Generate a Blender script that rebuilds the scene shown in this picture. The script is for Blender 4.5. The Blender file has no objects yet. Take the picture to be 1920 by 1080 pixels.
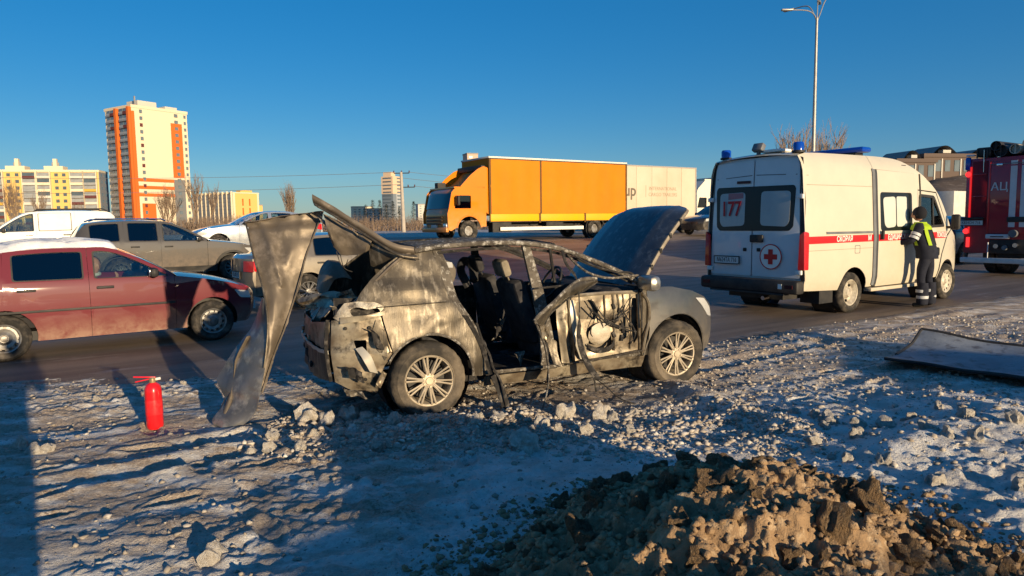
import bpy, bmesh, math, random
import numpy as np
from mathutils import Vector, Matrix, Euler, noise
from mathutils.geometry import tessellate_polygon
R = math.radians
random.seed(7)
SC = bpy.context.scene
COL = SC.collection

# ------------------------------------------------------------ camera
CAM_H = 1.62
cd = bpy.data.cameras.new('camera'); cam = bpy.data.objects.new('camera', cd); COL.objects.link(cam)
cd.sensor_width = 36.0; cd.lens = 36.0 * 1297 / 1920; cd.clip_start = 0.05; cd.clip_end = 6000
cam.matrix_world = Matrix.Translation((0, 0, CAM_H)) @ Matrix.Rotation(R(90 - 5.37), 4, 'X') @ Matrix.Rotation(R(-0.79), 4, 'Z')
SC.camera = cam

# ------------------------------------------------------------ sky, sun, exposure
SUN_EL = 8.0
SX, SY = 0.58, -0.815                     # towards the sun, on the ground
SUN_AZ = math.atan2(SX, SY)               # compass angle from +Y towards +X
w = bpy.data.worlds.new('World'); SC.world = w; w.use_nodes = True
nt = w.node_tree; nt.nodes.clear()
sky = nt.nodes.new('ShaderNodeTexSky'); sky.sky_type = 'NISHITA'; sky.sun_disc = False
sky.sun_elevation = R(SUN_EL); sky.sun_rotation = SUN_AZ
sky.altitude = 200; sky.air_density = 1.0; sky.dust_density = 0.1; sky.ozone_density = 3.5
bg = nt.nodes.new('ShaderNodeBackground'); bg.inputs[1].default_value = 0.086
hs = nt.nodes.new('ShaderNodeHueSaturation'); hs.inputs['Saturation'].default_value = 1.30; hs.inputs['Value'].default_value = 0.66
ms = nt.nodes.new('ShaderNodeMix'); ms.data_type = 'RGBA'; ms.blend_type = 'ADD'; ms.inputs['Factor'].default_value = 1.0; ms.inputs['B'].default_value = (0.12, 0.60, 1.55, 1)   # even multiple-scattering light the sky model leaves out
wo = nt.nodes.new('ShaderNodeOutputWorld')
nt.links.new(sky.outputs[0], hs.inputs['Color']); nt.links.new(hs.outputs[0], ms.inputs['A']); nt.links.new(ms.outputs['Result'], bg.inputs[0]); nt.links.new(bg.outputs[0], wo.inputs[0])
sl = bpy.data.lights.new('sun', 'SUN'); sl.energy = 5.0; sl.angle = R(0.5); sl.color = (1.0, 0.78, 0.49)
so = bpy.data.objects.new('sun', sl); COL.objects.link(so)
ce = math.cos(R(SUN_EL))
so.rotation_euler = Vector((SX * ce, SY * ce, math.sin(R(SUN_EL)))).to_track_quat('Z', 'Y').to_euler()
so.location = (6, -8, 12)
SC.view_settings.view_transform = 'Standard'; SC.view_settings.look = 'None'
SC.view_settings.exposure = 0.58; SC.view_settings.gamma = 1.0; SC.view_settings.use_curve_mapping = False

# ------------------------------------------------------------ materials
MATS = {}
def mat(name, c, rough=0.6, metal=0.0, c2=None, scale=3.0, bump=0.0, bscale=40.0, coat=0.0, spec=0.25, lo=0.35, hi=0.65,
        dirt=None, dz=(0.2, 0.9), damt=0.8, stretch=(1, 1, 1), c3=None, emit=0.0, s3=9.0):
    """principled with a two/three colour noise mix, optional road-salt film on the lower part"""
    if name in MATS: return MATS[name]
    m = bpy.data.materials.new(name); m.use_nodes = True; n = m.node_tree; P = n.nodes['Principled BSDF']
    P.inputs['Roughness'].default_value = rough; P.inputs['Metallic'].default_value = metal
    P.inputs['Coat Weight'].default_value = coat; P.inputs['Coat Roughness'].default_value = 0.03
    P.inputs['Specular IOR Level'].default_value = spec
    L = n.links.new
    tc = n.nodes.new('ShaderNodeTexCoord'); mp = n.nodes.new('ShaderNodeMapping'); mp.inputs['Scale'].default_value = stretch
    L(tc.outputs['Object'], mp.inputs['Vector'])
    def col(v): r = n.nodes.new('ShaderNodeRGB'); r.outputs[0].default_value = (*v, 1); return r.outputs[0]
    def nz(sc, det=5, rg=0.6):
        t = n.nodes.new('ShaderNodeTexNoise'); t.inputs['Scale'].default_value = sc; t.inputs['Detail'].default_value = det
        t.inputs['Roughness'].default_value = rg; L(mp.outputs[0], t.inputs['Vector']); return t.outputs['Fac']
    def ramp(f, a, b):
        r = n.nodes.new('ShaderNodeMapRange'); r.inputs['From Min'].default_value = a; r.inputs['From Max'].default_value = b
        L(f, r.inputs['Value']); return r.outputs['Result']
    def mix(f, a, b):
        x = n.nodes.new('ShaderNodeMix'); x.data_type = 'RGBA'; L(f, x.inputs['Factor']); L(a, x.inputs['A']); L(b, x.inputs['B']); return x.outputs['Result']
    def mul(a, b):
        x = n.nodes.new('ShaderNodeMath'); x.operation = 'MULTIPLY'; L(a, x.inputs[0])
        if isinstance(b, float): x.inputs[1].default_value = b
        else: L(b, x.inputs[1])
        return x.outputs[0]
    base = col(c)
    if c2: base = mix(ramp(nz(scale), lo, hi), base, col(c2))
    if c3: base = mix(ramp(nz(s3, 6, 0.65), 0.52, 0.66), base, col(c3))
    if dirt:
        sp = n.nodes.new('ShaderNodeSeparateXYZ'); L(tc.outputs['Object'], sp.inputs[0])
        f = ramp(sp.outputs['Z'], dz[1], dz[0]); f = mul(f, ramp(nz(6, 6, 0.7), 0.2, 0.62)); f = mul(f, float(damt))
        base = mix(f, base, col(dirt))
        x = n.nodes.new('ShaderNodeMath'); x.operation = 'MULTIPLY_ADD'; L(f, x.inputs[0]); x.inputs[1].default_value = 0.6; x.inputs[2].default_value = rough
        x.use_clamp = True; L(x.outputs[0], P.inputs['Roughness'])
        if coat: L(ramp(f, 0.5, 0.0), P.inputs['Coat Weight'])
    L(base, P.inputs['Base Color'])
    if bump:
        b = n.nodes.new('ShaderNodeBump'); b.inputs['Strength'].default_value = bump; b.inputs['Distance'].default_value = 0.02
        L(nz(bscale, 6, 0.65), b.inputs['Height']); L(b.outputs[0], P.inputs['Normal'])
    if emit: L(base, P.inputs['Emission Color']); P.inputs['Emission Strength'].default_value = emit
    MATS[name] = m; return m
def glass(name, tint, gl=1.0, rough=0.02):
    if name in MATS: return MATS[name]
    m = bpy.data.materials.new(name); m.use_nodes = True; n = m.node_tree; n.nodes.clear(); L = n.links.new
    o = n.nodes.new('ShaderNodeOutputMaterial'); t = n.nodes.new('ShaderNodeBsdfTransparent'); t.inputs[0].default_value = (*tint, 1)
    g = n.nodes.new('ShaderNodeBsdfGlossy'); g.inputs['Roughness'].default_value = rough; g.inputs['Color'].default_value = (gl, gl, gl, 1)
    f = n.nodes.new('ShaderNodeFresnel'); f.inputs[0].default_value = 1.5
    a = n.nodes.new('ShaderNodeMath'); a.operation = 'MULTIPLY_ADD'; a.inputs[1].default_value = 1.3; a.inputs[2].default_value = 0.03; a.use_clamp = True
    L(f.outputs[0], a.inputs[0]); x = n.nodes.new('ShaderNodeMixShader'); L(a.outputs[0], x.inputs[0]); L(t.outputs[0], x.inputs[1]); L(g.outputs[0], x.inputs[2])
    L(x.outputs[0], o.inputs[0]); MATS[name] = m; return m

SALT = (0.34, 0.29, 0.23)
BLACK = mat('black plastic', (0.018, 0.018, 0.02), 0.55, c2=(0.04, 0.037, 0.034), scale=5)
RUBBER = mat('tyre rubber', (0.022, 0.021, 0.02), 0.85, c2=(0.13, 0.11, 0.09), scale=7, lo=0.45, hi=0.75)
DARK = mat('dark cloth', (0.02, 0.02, 0.024), 0.9, c2=(0.035, 0.033, 0.034))
STEEL = mat('wheel steel', (0.30, 0.30, 0.30), 0.45, 0.6, c2=(0.16, 0.14, 0.12), scale=9)
CHROME = mat('chrome', (0.75, 0.75, 0.76), 0.16, 1.0)
GLASS = glass('car glass', (0.80, 0.86, 0.85)); TINT = glass('tinted glass', (0.13, 0.14, 0.15))
REDLAMP = mat('red lamp', (0.50, 0.012, 0.015), 0.12, coat=1.0)
CLEARLAMP = mat('clear lamp', (0.62, 0.62, 0.60), 0.08, 0.35, coat=1.0)
PLATE = mat('plate white', (0.55, 0.55, 0.53), 0.5)
INK = mat('black ink', (0.02, 0.02, 0.02), 0.6)
SNOW = mat('clean snow', (0.80, 0.80, 0.80), 0.8, c2=(0.66, 0.66, 0.67), scale=14, bump=0.5, bscale=30)

# ------------------------------------------------------------ objects
def tag(o, label=None, cat=None, group=None, kind=None):
    if label: o['label'] = label
    if cat: o['category'] = cat
    if group: o['group'] = group
    if kind: o['kind'] = kind
    return o
def thing(name, label, cat, loc=(0, 0, 0), deg=0.0, group=None):
    o = bpy.data.objects.new(name, None); COL.objects.link(o); o.location = loc; o.rotation_euler = (0, 0, R(deg))
    o.empty_display_size = 0.2
    return tag(o, label, cat, group)
def link(name, me, m, parent=None, loc=None, rot=None, scl=None):
    o = bpy.data.objects.new(name, me); COL.objects.link(o)
    if m is not None and not me.materials: me.materials.append(m)
    if parent: o.parent = parent
    if loc is not None: o.location = loc
    if rot is not None: o.rotation_euler = rot
    if scl is not None: o.scale = scl
    return o
def copy_tree(o, parent=None):
    c = o.copy(); COL.objects.link(c); c.parent = parent
    for ch in list(o.children): copy_tree(ch, c)
    return c

class G:
    """collects shapes, then builds ONE mesh object"""
    def __init__(s): s.v = []; s.f = []
    def add(s, V, F):
        b = len(s.v); s.v += [tuple(p) for p in V]; s.f += [tuple(b + i for i in f) for f in F]; return s
    def box(s, c, d, rot=None, bev=0.0):
        x, y, z = d[0] / 2, d[1] / 2, d[2] / 2; M = Euler(rot).to_matrix() if rot else Matrix.Identity(3)
        if bev <= 0:
            V = [(i * x, j * y, k * z) for k in (-1, 1) for j in (-1, 1) for i in (-1, 1)]
            F = [(0, 2, 3, 1), (4, 5, 7, 6), (0, 1, 5, 4), (2, 6, 7, 3), (0, 4, 6, 2), (1, 3, 7, 5)]
        else:
            bm = bmesh.new(); bmesh.ops.create_cube(bm, size=1.0, matrix=Matrix.Diagonal((d[0], d[1], d[2], 1)))
            bmesh.ops.bevel(bm, geom=bm.edges[:] , offset=min(bev, min(d) * 0.45), segments=2, affect='EDGES', profile=0.5)
            bm.verts.ensure_lookup_table(); V = [v.co.copy() for v in bm.verts]; F = [[v.index for v in f.verts] for f in bm.faces]; bm.free()
        return s.add([M @ Vector(p) + Vector(c) for p in V], F)
    def span(s, a, b, bev=0.0): return s.box([(a[i] + b[i]) / 2 for i in range(3)], [abs(b[i] - a[i]) for i in range(3)], None, bev)
    def tube(s, path, r, n=8, cap=True, flat=1.0, up=None):
        P = [Vector(p) for p in path]; k = len(P); rr = r if isinstance(r, (list, tuple)) else [r] * k; V = []; F = []
        side = None
        for i, p in enumerate(P):
            t = (P[min(i + 1, k - 1)] - P[max(i - 1, 0)]).normalized()
            if side is None:
                u = Vector(up) if up else (Vector((0, 0, 1)) if abs(t.z) < 0.9 else Vector((1, 0, 0)))
                side = t.cross(u).normalized()
            else: side = (side - t * side.dot(t)).normalized()
            nn = t.cross(side).normalized()
            V += [p + side * (math.cos(2 * math.pi * j / n) * rr[i]) + nn * (math.sin(2 * math.pi * j / n) * rr[i] * flat) for j in range(n)]
        for i in range(k - 1):
            for j in range(n): F.append((i * n + j, i * n + (j + 1) % n, (i + 1) * n + (j + 1) % n, (i + 1) * n + j))
        if cap: F += [tuple(range(n))[::-1], tuple((k - 1) * n + j for j in range(n))]
        return s.add(V, F)
    def lathe(s, prof, c=(0, 0, 0), axis='Z', n=32, mod=None, cap=False):
        V = []; F = []; k = len(prof)
        for j in range(n):
            a = 2 * math.pi * j / n
            for i, (r, h) in enumerate(prof):
                q = r * (mod(i, j) if mod else 1.0); x, y = q * math.cos(a), q * math.sin(a)
                p = (x, y, h) if axis == 'Z' else ((x, h, y) if axis == 'Y' else (h, x, y))
                V.append((p[0] + c[0], p[1] + c[1], p[2] + c[2]))
        for j in range(n):
            for i in range(k - 1): F.append((j * k + i, ((j + 1) % n) * k + i, ((j + 1) % n) * k + i + 1, j * k + i + 1))
        if cap: F += [tuple(j * k for j in range(n)), tuple(j * k + k - 1 for j in range(n))]
        return s.add(V, F)
    def grid(s, fn, nu, nv):
        V = [fn(i / nu, j / nv) for i in range(nu + 1) for j in range(nv + 1)]
        F = [(i * (nv + 1) + j, (i + 1) * (nv + 1) + j, (i + 1) * (nv + 1) + j + 1, i * (nv + 1) + j + 1) for i in range(nu) for j in range(nv)]
        return s.add(V, F)
    def prism(s, poly, f0, f1):
        """polygon (2d) mapped by f0 and f1 to two caps, joined"""
        n = len(poly); V = [f0(*p) for p in poly] + [f1(*p) for p in poly]
        F = [tuple(range(n)), tuple(range(2 * n - 1, n - 1, -1))] + [(i, i + n, (i + 1) % n + n, (i + 1) % n) for i in range(n)]
        return s.add(V, F)
    def mesh(s, name, ang=35, tri=False):
        me = bpy.data.meshes.new(name); me.from_pydata(s.v, [], s.f); me.update()
        bm = bmesh.new(); bm.from_mesh(me); bmesh.ops.recalc_face_normals(bm, faces=bm.faces[:]); bm.to_mesh(me); bm.free()
        if ang: me.shade_smooth(); me.set_sharp_from_angle(angle=R(ang))
        return me
    def build(s, name, m, parent=None, ang=35, **k): return link(name, s.mesh(name, ang), m, parent, **k)

def rnd(poly, r=0.03, n=3):
    """round the corners of a 2d polygon"""
    out = []; k = len(poly)
    for i in range(k):
        a, b, c = Vector(poly[i - 1][:2]), Vector(poly[i][:2]), Vector(poly[(i + 1) % k][:2])
        q = poly[i][2] if len(poly[i]) > 2 else r
        u, v = a - b, c - b; d = min(q, u.length * 0.45, v.length * 0.45)
        if d < 1e-4: out.append(tuple(b)); continue
        p0 = b + u.normalized() * d; p1 = b + v.normalized() * d
        for j in range(n + 1):
            t = j / n; out.append(tuple(p0 * (1 - t) ** 2 + b * (2 * t * (1 - t)) + p1 * t ** 2))
    return out
def arch(cx, cz, r, a0, a1, n=12): return [(cx + r * math.cos(R(a0 + (a1 - a0) * i / n)), cz + r * math.sin(R(a0 + (a1 - a0) * i / n)), 0) for i in range(n + 1)]
def smooth(pts, k=4):
    """Catmull-Rom resample of a list of tuples"""
    P = [np.array(p, float) for p in pts]; out = []
    for i in range(len(P) - 1):
        p0 = P[max(i - 1, 0)]; p1 = P[i]; p2 = P[i + 1]; p3 = P[min(i + 2, len(P) - 1)]
        for j in range(k):
            t = j / k; out.append(0.5 * (2 * p1 + (p2 - p0) * t + (2 * p0 - 5 * p1 + 4 * p2 - p3) * t * t + (3 * p1 - p0 - 3 * p2 + p3) * t ** 3))
    out.append(P[-1]); return [tuple(p) for p in out]
def thicken(bm, th):
    bm.normal_update(); old = bm.verts[:]; fs = bm.faces[:]; bd = [e for e in bm.edges if len(e.link_faces) == 1]
    new = {v: bm.verts.new(v.co - v.normal * th) for v in old}
    for f in fs:
        try: bm.faces.new([new[v] for v in reversed(f.verts)])
        except ValueError: pass
    for e in bd:
        a, b = e.verts
        try: bm.faces.new((a, b, new[b], new[a]))
        except ValueError: pass
    bmesh.ops.recalc_face_normals(bm, faces=bm.faces[:])
def panel(name, polys, f, m, parent, step=0.09, th=0.008, ang=30, **k):
    """sheet cut to an outline (with holes) in 2d, bent onto a surface by f, given thickness"""
    polys = [[(p[0], p[1]) for p in q] for q in polys]
    flat = [p for q in polys for p in q]
    tris = tessellate_polygon([[Vector((a, b, 0)) for a, b in q] for q in polys])
    bm = bmesh.new(); vs = [bm.verts.new((a, b, 0)) for a, b in flat]
    for t in tris:
        try: bm.faces.new([vs[i] for i in t])
        except ValueError: pass
    xs = [p[0] for p in flat]; ys = [p[1] for p in flat]
    for lo, hi, no in ((min(xs), max(xs), (1, 0, 0)), (min(ys), max(ys), (0, 1, 0))):
        c = math.floor(lo / step) * step + step
        while c < hi - 1e-4:
            bmesh.ops.bisect_plane(bm, geom=bm.verts[:] + bm.edges[:] + bm.faces[:], dist=1e-5, plane_co=(c * no[0], c * no[1], 0), plane_no=no); c += step
    bmesh.ops.remove_doubles(bm, verts=bm.verts[:], dist=1e-4)
    for v in bm.verts: v.co = Vector(f(v.co.x, v.co.y))
    bmesh.ops.recalc_face_normals(bm, faces=bm.faces[:])
    if th: thicken(bm, th)
    me = bpy.data.meshes.new(name); bm.to_mesh(me); bm.free(); me.shade_smooth(); me.set_sharp_from_angle(angle=R(ang))
    return link(name, me, m, parent, **k)
def strip(name, st, m, parent, n=10, sm=3, th=0.0, ang=35, **k):
    """surface lofted along a centre profile; station = (x, z, half width, crown drop, bulge in x)"""
    S = smooth(st, sm) if sm > 1 else st
    def fn(u, v):
        x, z, w_, cr, bu = S[int(round(u * (len(S) - 1)))]; q = v * 2 - 1
        return (x + bu * abs(q) ** 2.6, q * w_, z - cr * abs(q) ** 2.2)
    g = G().grid(fn, len(S) - 1, n); me = g.mesh(name, None)
    if th:
        bm = bmesh.new(); bm.from_mesh(me); thicken(bm, th); bm.to_mesh(me); bm.free()
    me.shade_smooth(); me.set_sharp_from_angle(angle=R(ang)); return link(name, me, m, parent, **k)
_TXT = {}
def text(name, s, size, m, parent, loc, rot, ext=0.002, align='CENTER', sx=1.0, bold=0.0):
    c = bpy.data.curves.new(name, 'FONT'); c.body = s; c.size = size; c.extrude = ext; c.align_x = align; c.align_y = 'CENTER'; c.offset = bold
    c.resolution_u = 3
    t = bpy.data.objects.new(name, c); COL.objects.link(t); dg = bpy.context.evaluated_depsgraph_get()
    me = bpy.data.meshes.new_from_object(t.evaluated_get(dg)); bpy.data.objects.remove(t); bpy.data.curves.remove(c)
    o = link(name, me, None, parent, loc, rot, (sx, 1, 1)); me.materials.clear(); me.materials.append(m); return o
def fbm3(x, y, z, o=4): return noise.fractal(Vector((x, y, z)), 0.8, 2.0, o)
# ------------------------------------------------------------ ground
def vnoise(x, y, seed):
    xi = np.floor(x).astype(np.int64); yi = np.floor(y).astype(np.int64); xf = x - xi; yf = y - yi
    def h(a, b):
        n = (a * 374761393 + b * 668265263 + seed * 974711) & 0x7fffffff; n = ((n ^ (n >> 13)) * 1274126177) & 0x7fffffff
        return ((n ^ (n >> 16)) & 0xffff) / 65535.0
    u = xf * xf * xf * (xf * (xf * 6 - 15) + 10); v = yf * yf * yf * (yf * (yf * 6 - 15) + 10)
    return (h(xi, yi) * (1 - u) + h(xi + 1, yi) * u) * (1 - v) + (h(xi, yi + 1) * (1 - u) + h(xi + 1, yi + 1) * u) * v
def fbm(x, y, seed, o=4, g=0.5):
    a = 0; s = 1; t = 0
    for i in range(o): a = a + s * vnoise(x * 2 ** i + 17.3 * i, y * 2 ** i + 9.1 * i, seed + i); t += s; s *= g
    return a / t - 0.5
def sstep(a, b, x): t = np.clip((x - a) / (b - a), 0, 1); return t * t * (3 - 2 * t)
UX, UY = 0.826, 0.563                       # along the road
def rise(x, y):
    v = -UY * x + UX * y; return 0.86 * sstep(16, 27, v)
EDGE = [(-400, -20), (-30, 5.6), (-12, 7.0), (-5.7, 7.5), (-2.4, 7.7), (0.4, 8.2), (3.0, 9.5), (11.0, 14.8), (40, 34.5), (400, 280)]
def edge_d(x, y): return y - np.interp(x, [p[0] for p in EDGE], [p[1] for p in EDGE])   # >0 on the road side
_pr = random.Random(11); PRINTS = []
for (x0, y0, an, n) in ((-3.2, 2.9, 62, 7), (-2.5, 3.6, 40, 6), (-.4, 3.2, 80, 6), (-.9, 4.6, 15, 5), (2.6, 5.8, 35, 8), (3.4, 7.0, 30, 8), (-3.8, 4.3, 25, 6), (.3, 4.0, 110, 4), (-1.2, 3.5, 130, 5)):
    for i in range(n):
        a = R(an); q = (-1) ** i * .11; PRINTS.append((x0 + i * .62 * math.cos(a) - q * math.sin(a) + _pr.uniform(-.05, .05), y0 + i * .62 * math.sin(a) + q * math.cos(a) + _pr.uniform(-.05, .05), math.cos(a + _pr.uniform(-.2, .2)), math.sin(a)))
def ground_z(x, y):
    x = np.asarray(x, float); y = np.asarray(y, float)
    s = UX * x + UY * y; t = -UY * x + UX * y
    d = edge_d(x, y); vg = sstep(0.9, -0.9, d); dist = np.hypot(x, y)
    near = np.clip(1.3 - dist / 22, 0, 1)
    rid = np.abs(fbm(s * 0.35, t * 1.5, 3, 4)) * -2 + 0.3
    z = 0.042 * rid + 0.034 * fbm(s * 0.9, t * 2.4, 11, 5, 0.55)
    lump = fbm(x * 5, y * 5, 23, 4, 0.6); z = z + 0.030 * lump
    z = z + 0.012 * np.abs(fbm(x * 30, y * 30, 47, 2, 0.6)) * near + 0.036 * np.maximum(fbm(x * 13, y * 13, 41, 3, 0.6), -0.1) * (0.4 + 1.6 * sstep(-0.1, 0.25, fbm(x * 0.8, y * 0.8, 57, 3)))
    z = z + 0.05 * fbm(x * 0.35, y * 0.35, 77, 3)
    for t0, k in ((4.95, .035), (5.55, .03), (4.2, .03), (3.55, .025), (6.3, .02)):      # tyre ruts along the road
        tt = t - t0 - .12 * np.sin(s * .55 + t0 * 3); z = z + .75 * k * near * (-np.exp(-(tt / .10) ** 2) + .75 * np.exp(-((np.abs(tt) - .19) / .06) ** 2)) * sstep(-.15, .1, fbm(s * .5, t * .3, int(t0 * 10), 2))
    if x.size > 1:
        for (fx, fy, ca, sa) in PRINTS:                                                   # boot prints
            w_ = (np.abs(x - fx) < .4) & (np.abs(y - fy) < .4)
            if w_.any():
                a_ = (x[w_] - fx) * ca + (y[w_] - fy) * sa; b_ = -(x[w_] - fx) * sa + (y[w_] - fy) * ca; q = np.hypot(a_ / .15, b_ / .055); z[w_] += -.022 * sstep(1.15, .75, q) + .012 * np.exp(-((q - 1.3) / .2) ** 2)
    ice = sstep(-0.9, 0.6, x) * sstep(2.2, 0.9, x) * sstep(5.6, 4.6, y)
    z = z * (1 - 0.55 * ice)
    # churned berms on the right of the heap
    z = z + 0.11 * sstep(1.7, 2.6, x) * sstep(6.8, 5.0, y) * (0.6 + fbm(x * 1.1, y * 1.1, 91, 5, 0.6) * 2)
    z = z + 0.06 * np.exp(-((0.96 * (x - 1.75) + 0.27 * (y - 5.9)) / 0.16) ** 2) * sstep(4.2, 5.2, y) * sstep(7.2, 6.3, y)
    vz = 0.02 + z * near + 0.004 * np.clip(-d, 0, 30)
    rz = -0.06 + 0.01 * z
    wob = 0.03 * fbm(x * 1.2, y * 1.2, 5, 3)
    return rise(x, y) + vz * vg + (rz + wob) * (1 - vg)
def axis(marks):
    a = []
    for (x0, x1, n) in marks: a += list(np.linspace(x0, x1, n, endpoint=False))
    return np.array(a + [marks[-1][1]])
gx = axis([(-3000, -400, 8), (-400, -60, 14), (-60, -12, 40), (-12, -5, 70), (-5, 5, 640), (5, 14, 240), (14, 60, 60), (60, 400, 14), (400, 3000, 8)])
gy = axis([(-60, -6, 20), (-6, 2.3, 30), (2.3, 8.6, 470), (8.6, 16, 110), (16, 60, 50), (60, 500, 18), (500, 4000, 10)])
X, Y = np.meshgrid(gx, gy, indexing='ij'); Z = ground_z(X, Y)
def np_grid(name, X, Y, Z, m, attr=None):
    nx, ny = X.shape; me = bpy.data.meshes.new(name); me.vertices.add(nx * ny)
    me.vertices.foreach_set('co', np.stack([X, Y, Z], -1).astype(np.float32).ravel())
    i = np.arange(nx * ny).reshape(nx, ny); q = np.stack([i[:-1, :-1], i[1:, :-1], i[1:, 1:], i[:-1, 1:]], -1).reshape(-1, 4)
    me.loops.add(q.size); me.loops.foreach_set('vertex_index', q.ravel().astype(np.int32)); me.polygons.add(len(q))
    me.polygons.foreach_set('loop_start', np.arange(0, q.size, 4, dtype=np.int32)); me.update(calc_edges=True)
    me.polygons.foreach_set('use_smooth', np.ones(len(q), bool))
    if attr is not None:
        for an, av in attr.items():
            a = me.attributes.new(an, 'FLOAT', 'POINT'); a.data.foreach_set('value', av.astype(np.float32).ravel())
    me.materials.append(m); o = bpy.data.objects.new(name, me); COL.objects.link(o); return o
def ground_mat():
    m = bpy.data.materials.new('dirty trampled snow'); m.use_nodes = True; n = m.node_tree; P = n.nodes['Principled BSDF']; L = n.links.new
    P.inputs['Roughness'].default_value = 0.75; P.inputs['Specular IOR Level'].default_value = 0.35
    geo = n.nodes.new('ShaderNodeNewGeometry')
    def nz(sc, det=6, rg=0.62, st=(1, 1, 1), rot=0.0):
        mp = n.nodes.new('ShaderNodeMapping'); mp.inputs['Scale'].default_value = st; mp.inputs['Rotation'].default_value = (0, 0, rot); L(geo.outputs['Position'], mp.inputs[0])
        t = n.nodes.new('ShaderNodeTexNoise'); t.inputs['Scale'].default_value = sc; t.inputs['Detail'].default_value = det; t.inputs['Roughness'].default_value = rg; L(mp.outputs[0], t.inputs[0]); return t.outputs['Fac']
    def rp(f, a, b):
        r = n.nodes.new('ShaderNodeMapRange'); r.inputs[1].default_value = a; r.inputs[2].default_value = b; L(f, r.inputs[0]); return r.outputs[0]
    def mx(f, a, b):
        x = n.nodes.new('ShaderNodeMix'); x.data_type = 'RGBA'; L(f, x.inputs['Factor'])
        for s_, v in (('A', a), ('B', b)):
            if isinstance(v, tuple): x.inputs[s_].default_value = (*v, 1)
            else: L(v, x.inputs[s_])
        return x.outputs['Result']
    def at(nm): a = n.nodes.new('ShaderNodeAttribute'); a.attribute_name = nm; return a.outputs['Fac']
    def op(k, a, b):
        x = n.nodes.new('ShaderNodeMath'); x.operation = k; x.use_clamp = True
        for i, v in enumerate((a, b)):
            if isinstance(v, float): x.inputs[i].default_value = v
            else: L(v, x.inputs[i])
        return x.outputs[0]
    grit = mx(rp(nz(55, 4), 0.42, 0.60), (0.27, 0.195, 0.135), (0.56, 0.465, 0.37))
    grit = mx(rp(nz(3.2, 6), 0.35, 0.68), grit, (0.46, 0.375, 0.295))
    ice = mx(rp(nz(4.5, 7, 0.68), 0.36, 0.66), (0.86, 0.84, 0.80), (0.56, 0.51, 0.45))  # white ice, brightened further in colour to lift the shaded ground
    ice = mx(rp(nz(38, 5), 0.60, 0.70), ice, (0.15, 0.125, 0.10))
    f = op('ADD', at('ice'), rp(nz(1.6, 7, 0.7, (1, 2.2, 1), -0.6), 0.47, 0.60)); f = op('MULTIPLY', f, rp(nz(14, 6, 0.7), 0.22, 0.42))
    c = mx(f, grit, ice)
    streak = op('MULTIPLY', rp(nz(5, 7, 0.7, (0.35, 2.6, 1), -0.45), 0.56, 0.64), at('frost'))
    c = mx(streak, c, (0.74, 0.71, 0.68))
    c = mx(op('MULTIPLY', at('mud'), rp(nz(7, 6, 0.7), 0.30, 0.5)), c, (0.13, 0.095, 0.065))
    L(c, P.inputs['Base Color'])
    b = n.nodes.new('ShaderNodeBump'); b.inputs['Strength'].default_value = 1.0; b.inputs['Distance'].default_value = 0.03
    L(nz(70, 6, 0.7), b.inputs['Height']); L(b.outputs[0], P.inputs['Normal']); return m
dE = edge_d(X, Y)
ice_a = np.clip(0.9 * sstep(-0.7, -0.2, X) * sstep(2.4, 1.0, X) * sstep(5.2, 4.2, Y) + 0.85 * sstep(0.1, 0.7, X) * sstep(6.2, 5.6, Y) + 0.5 * sstep(1.6, 2.4, X) * sstep(7.2, 6.2, Y) + 0.4 * sstep(3.7, 3.2, Y), 0, 1)
mud_a = np.clip(0.85 * np.exp(-(((X * 0.91 + Y * 0.41 - 2.9) / 1.6) ** 2 + ((-X * 0.41 + Y * 0.91 - 5.15) / 0.5) ** 2)) + 0.55 * sstep(-1.3, -0.2, dE) * sstep(0.5, 1.6, X), 0, 1)
frost_a = sstep(-2.6, -1.2, dE) * sstep(0.2, -0.8, X) + 0.3
ground = np_grid('ground', X, Y, Z, ground_mat(), {'ice': ice_a, 'mud': mud_a, 'frost': frost_a}); tag(ground, kind='structure')

# the carriageway, worn wet asphalt with a slush film
rx = axis([(-900, -60, 10), (-60, -14, 60), (-14, 14, 330), (14, 60, 80), (60, 900, 12)])
rv = axis([(-1.6, 6, 100), (6, 30, 60), (30, 34, 5)])
RX, RV = np.meshgrid(rx, rv, indexing='ij'); RY = np.interp(RX, [p[0] for p in EDGE], [p[1] for p in EDGE]) + RV
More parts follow.
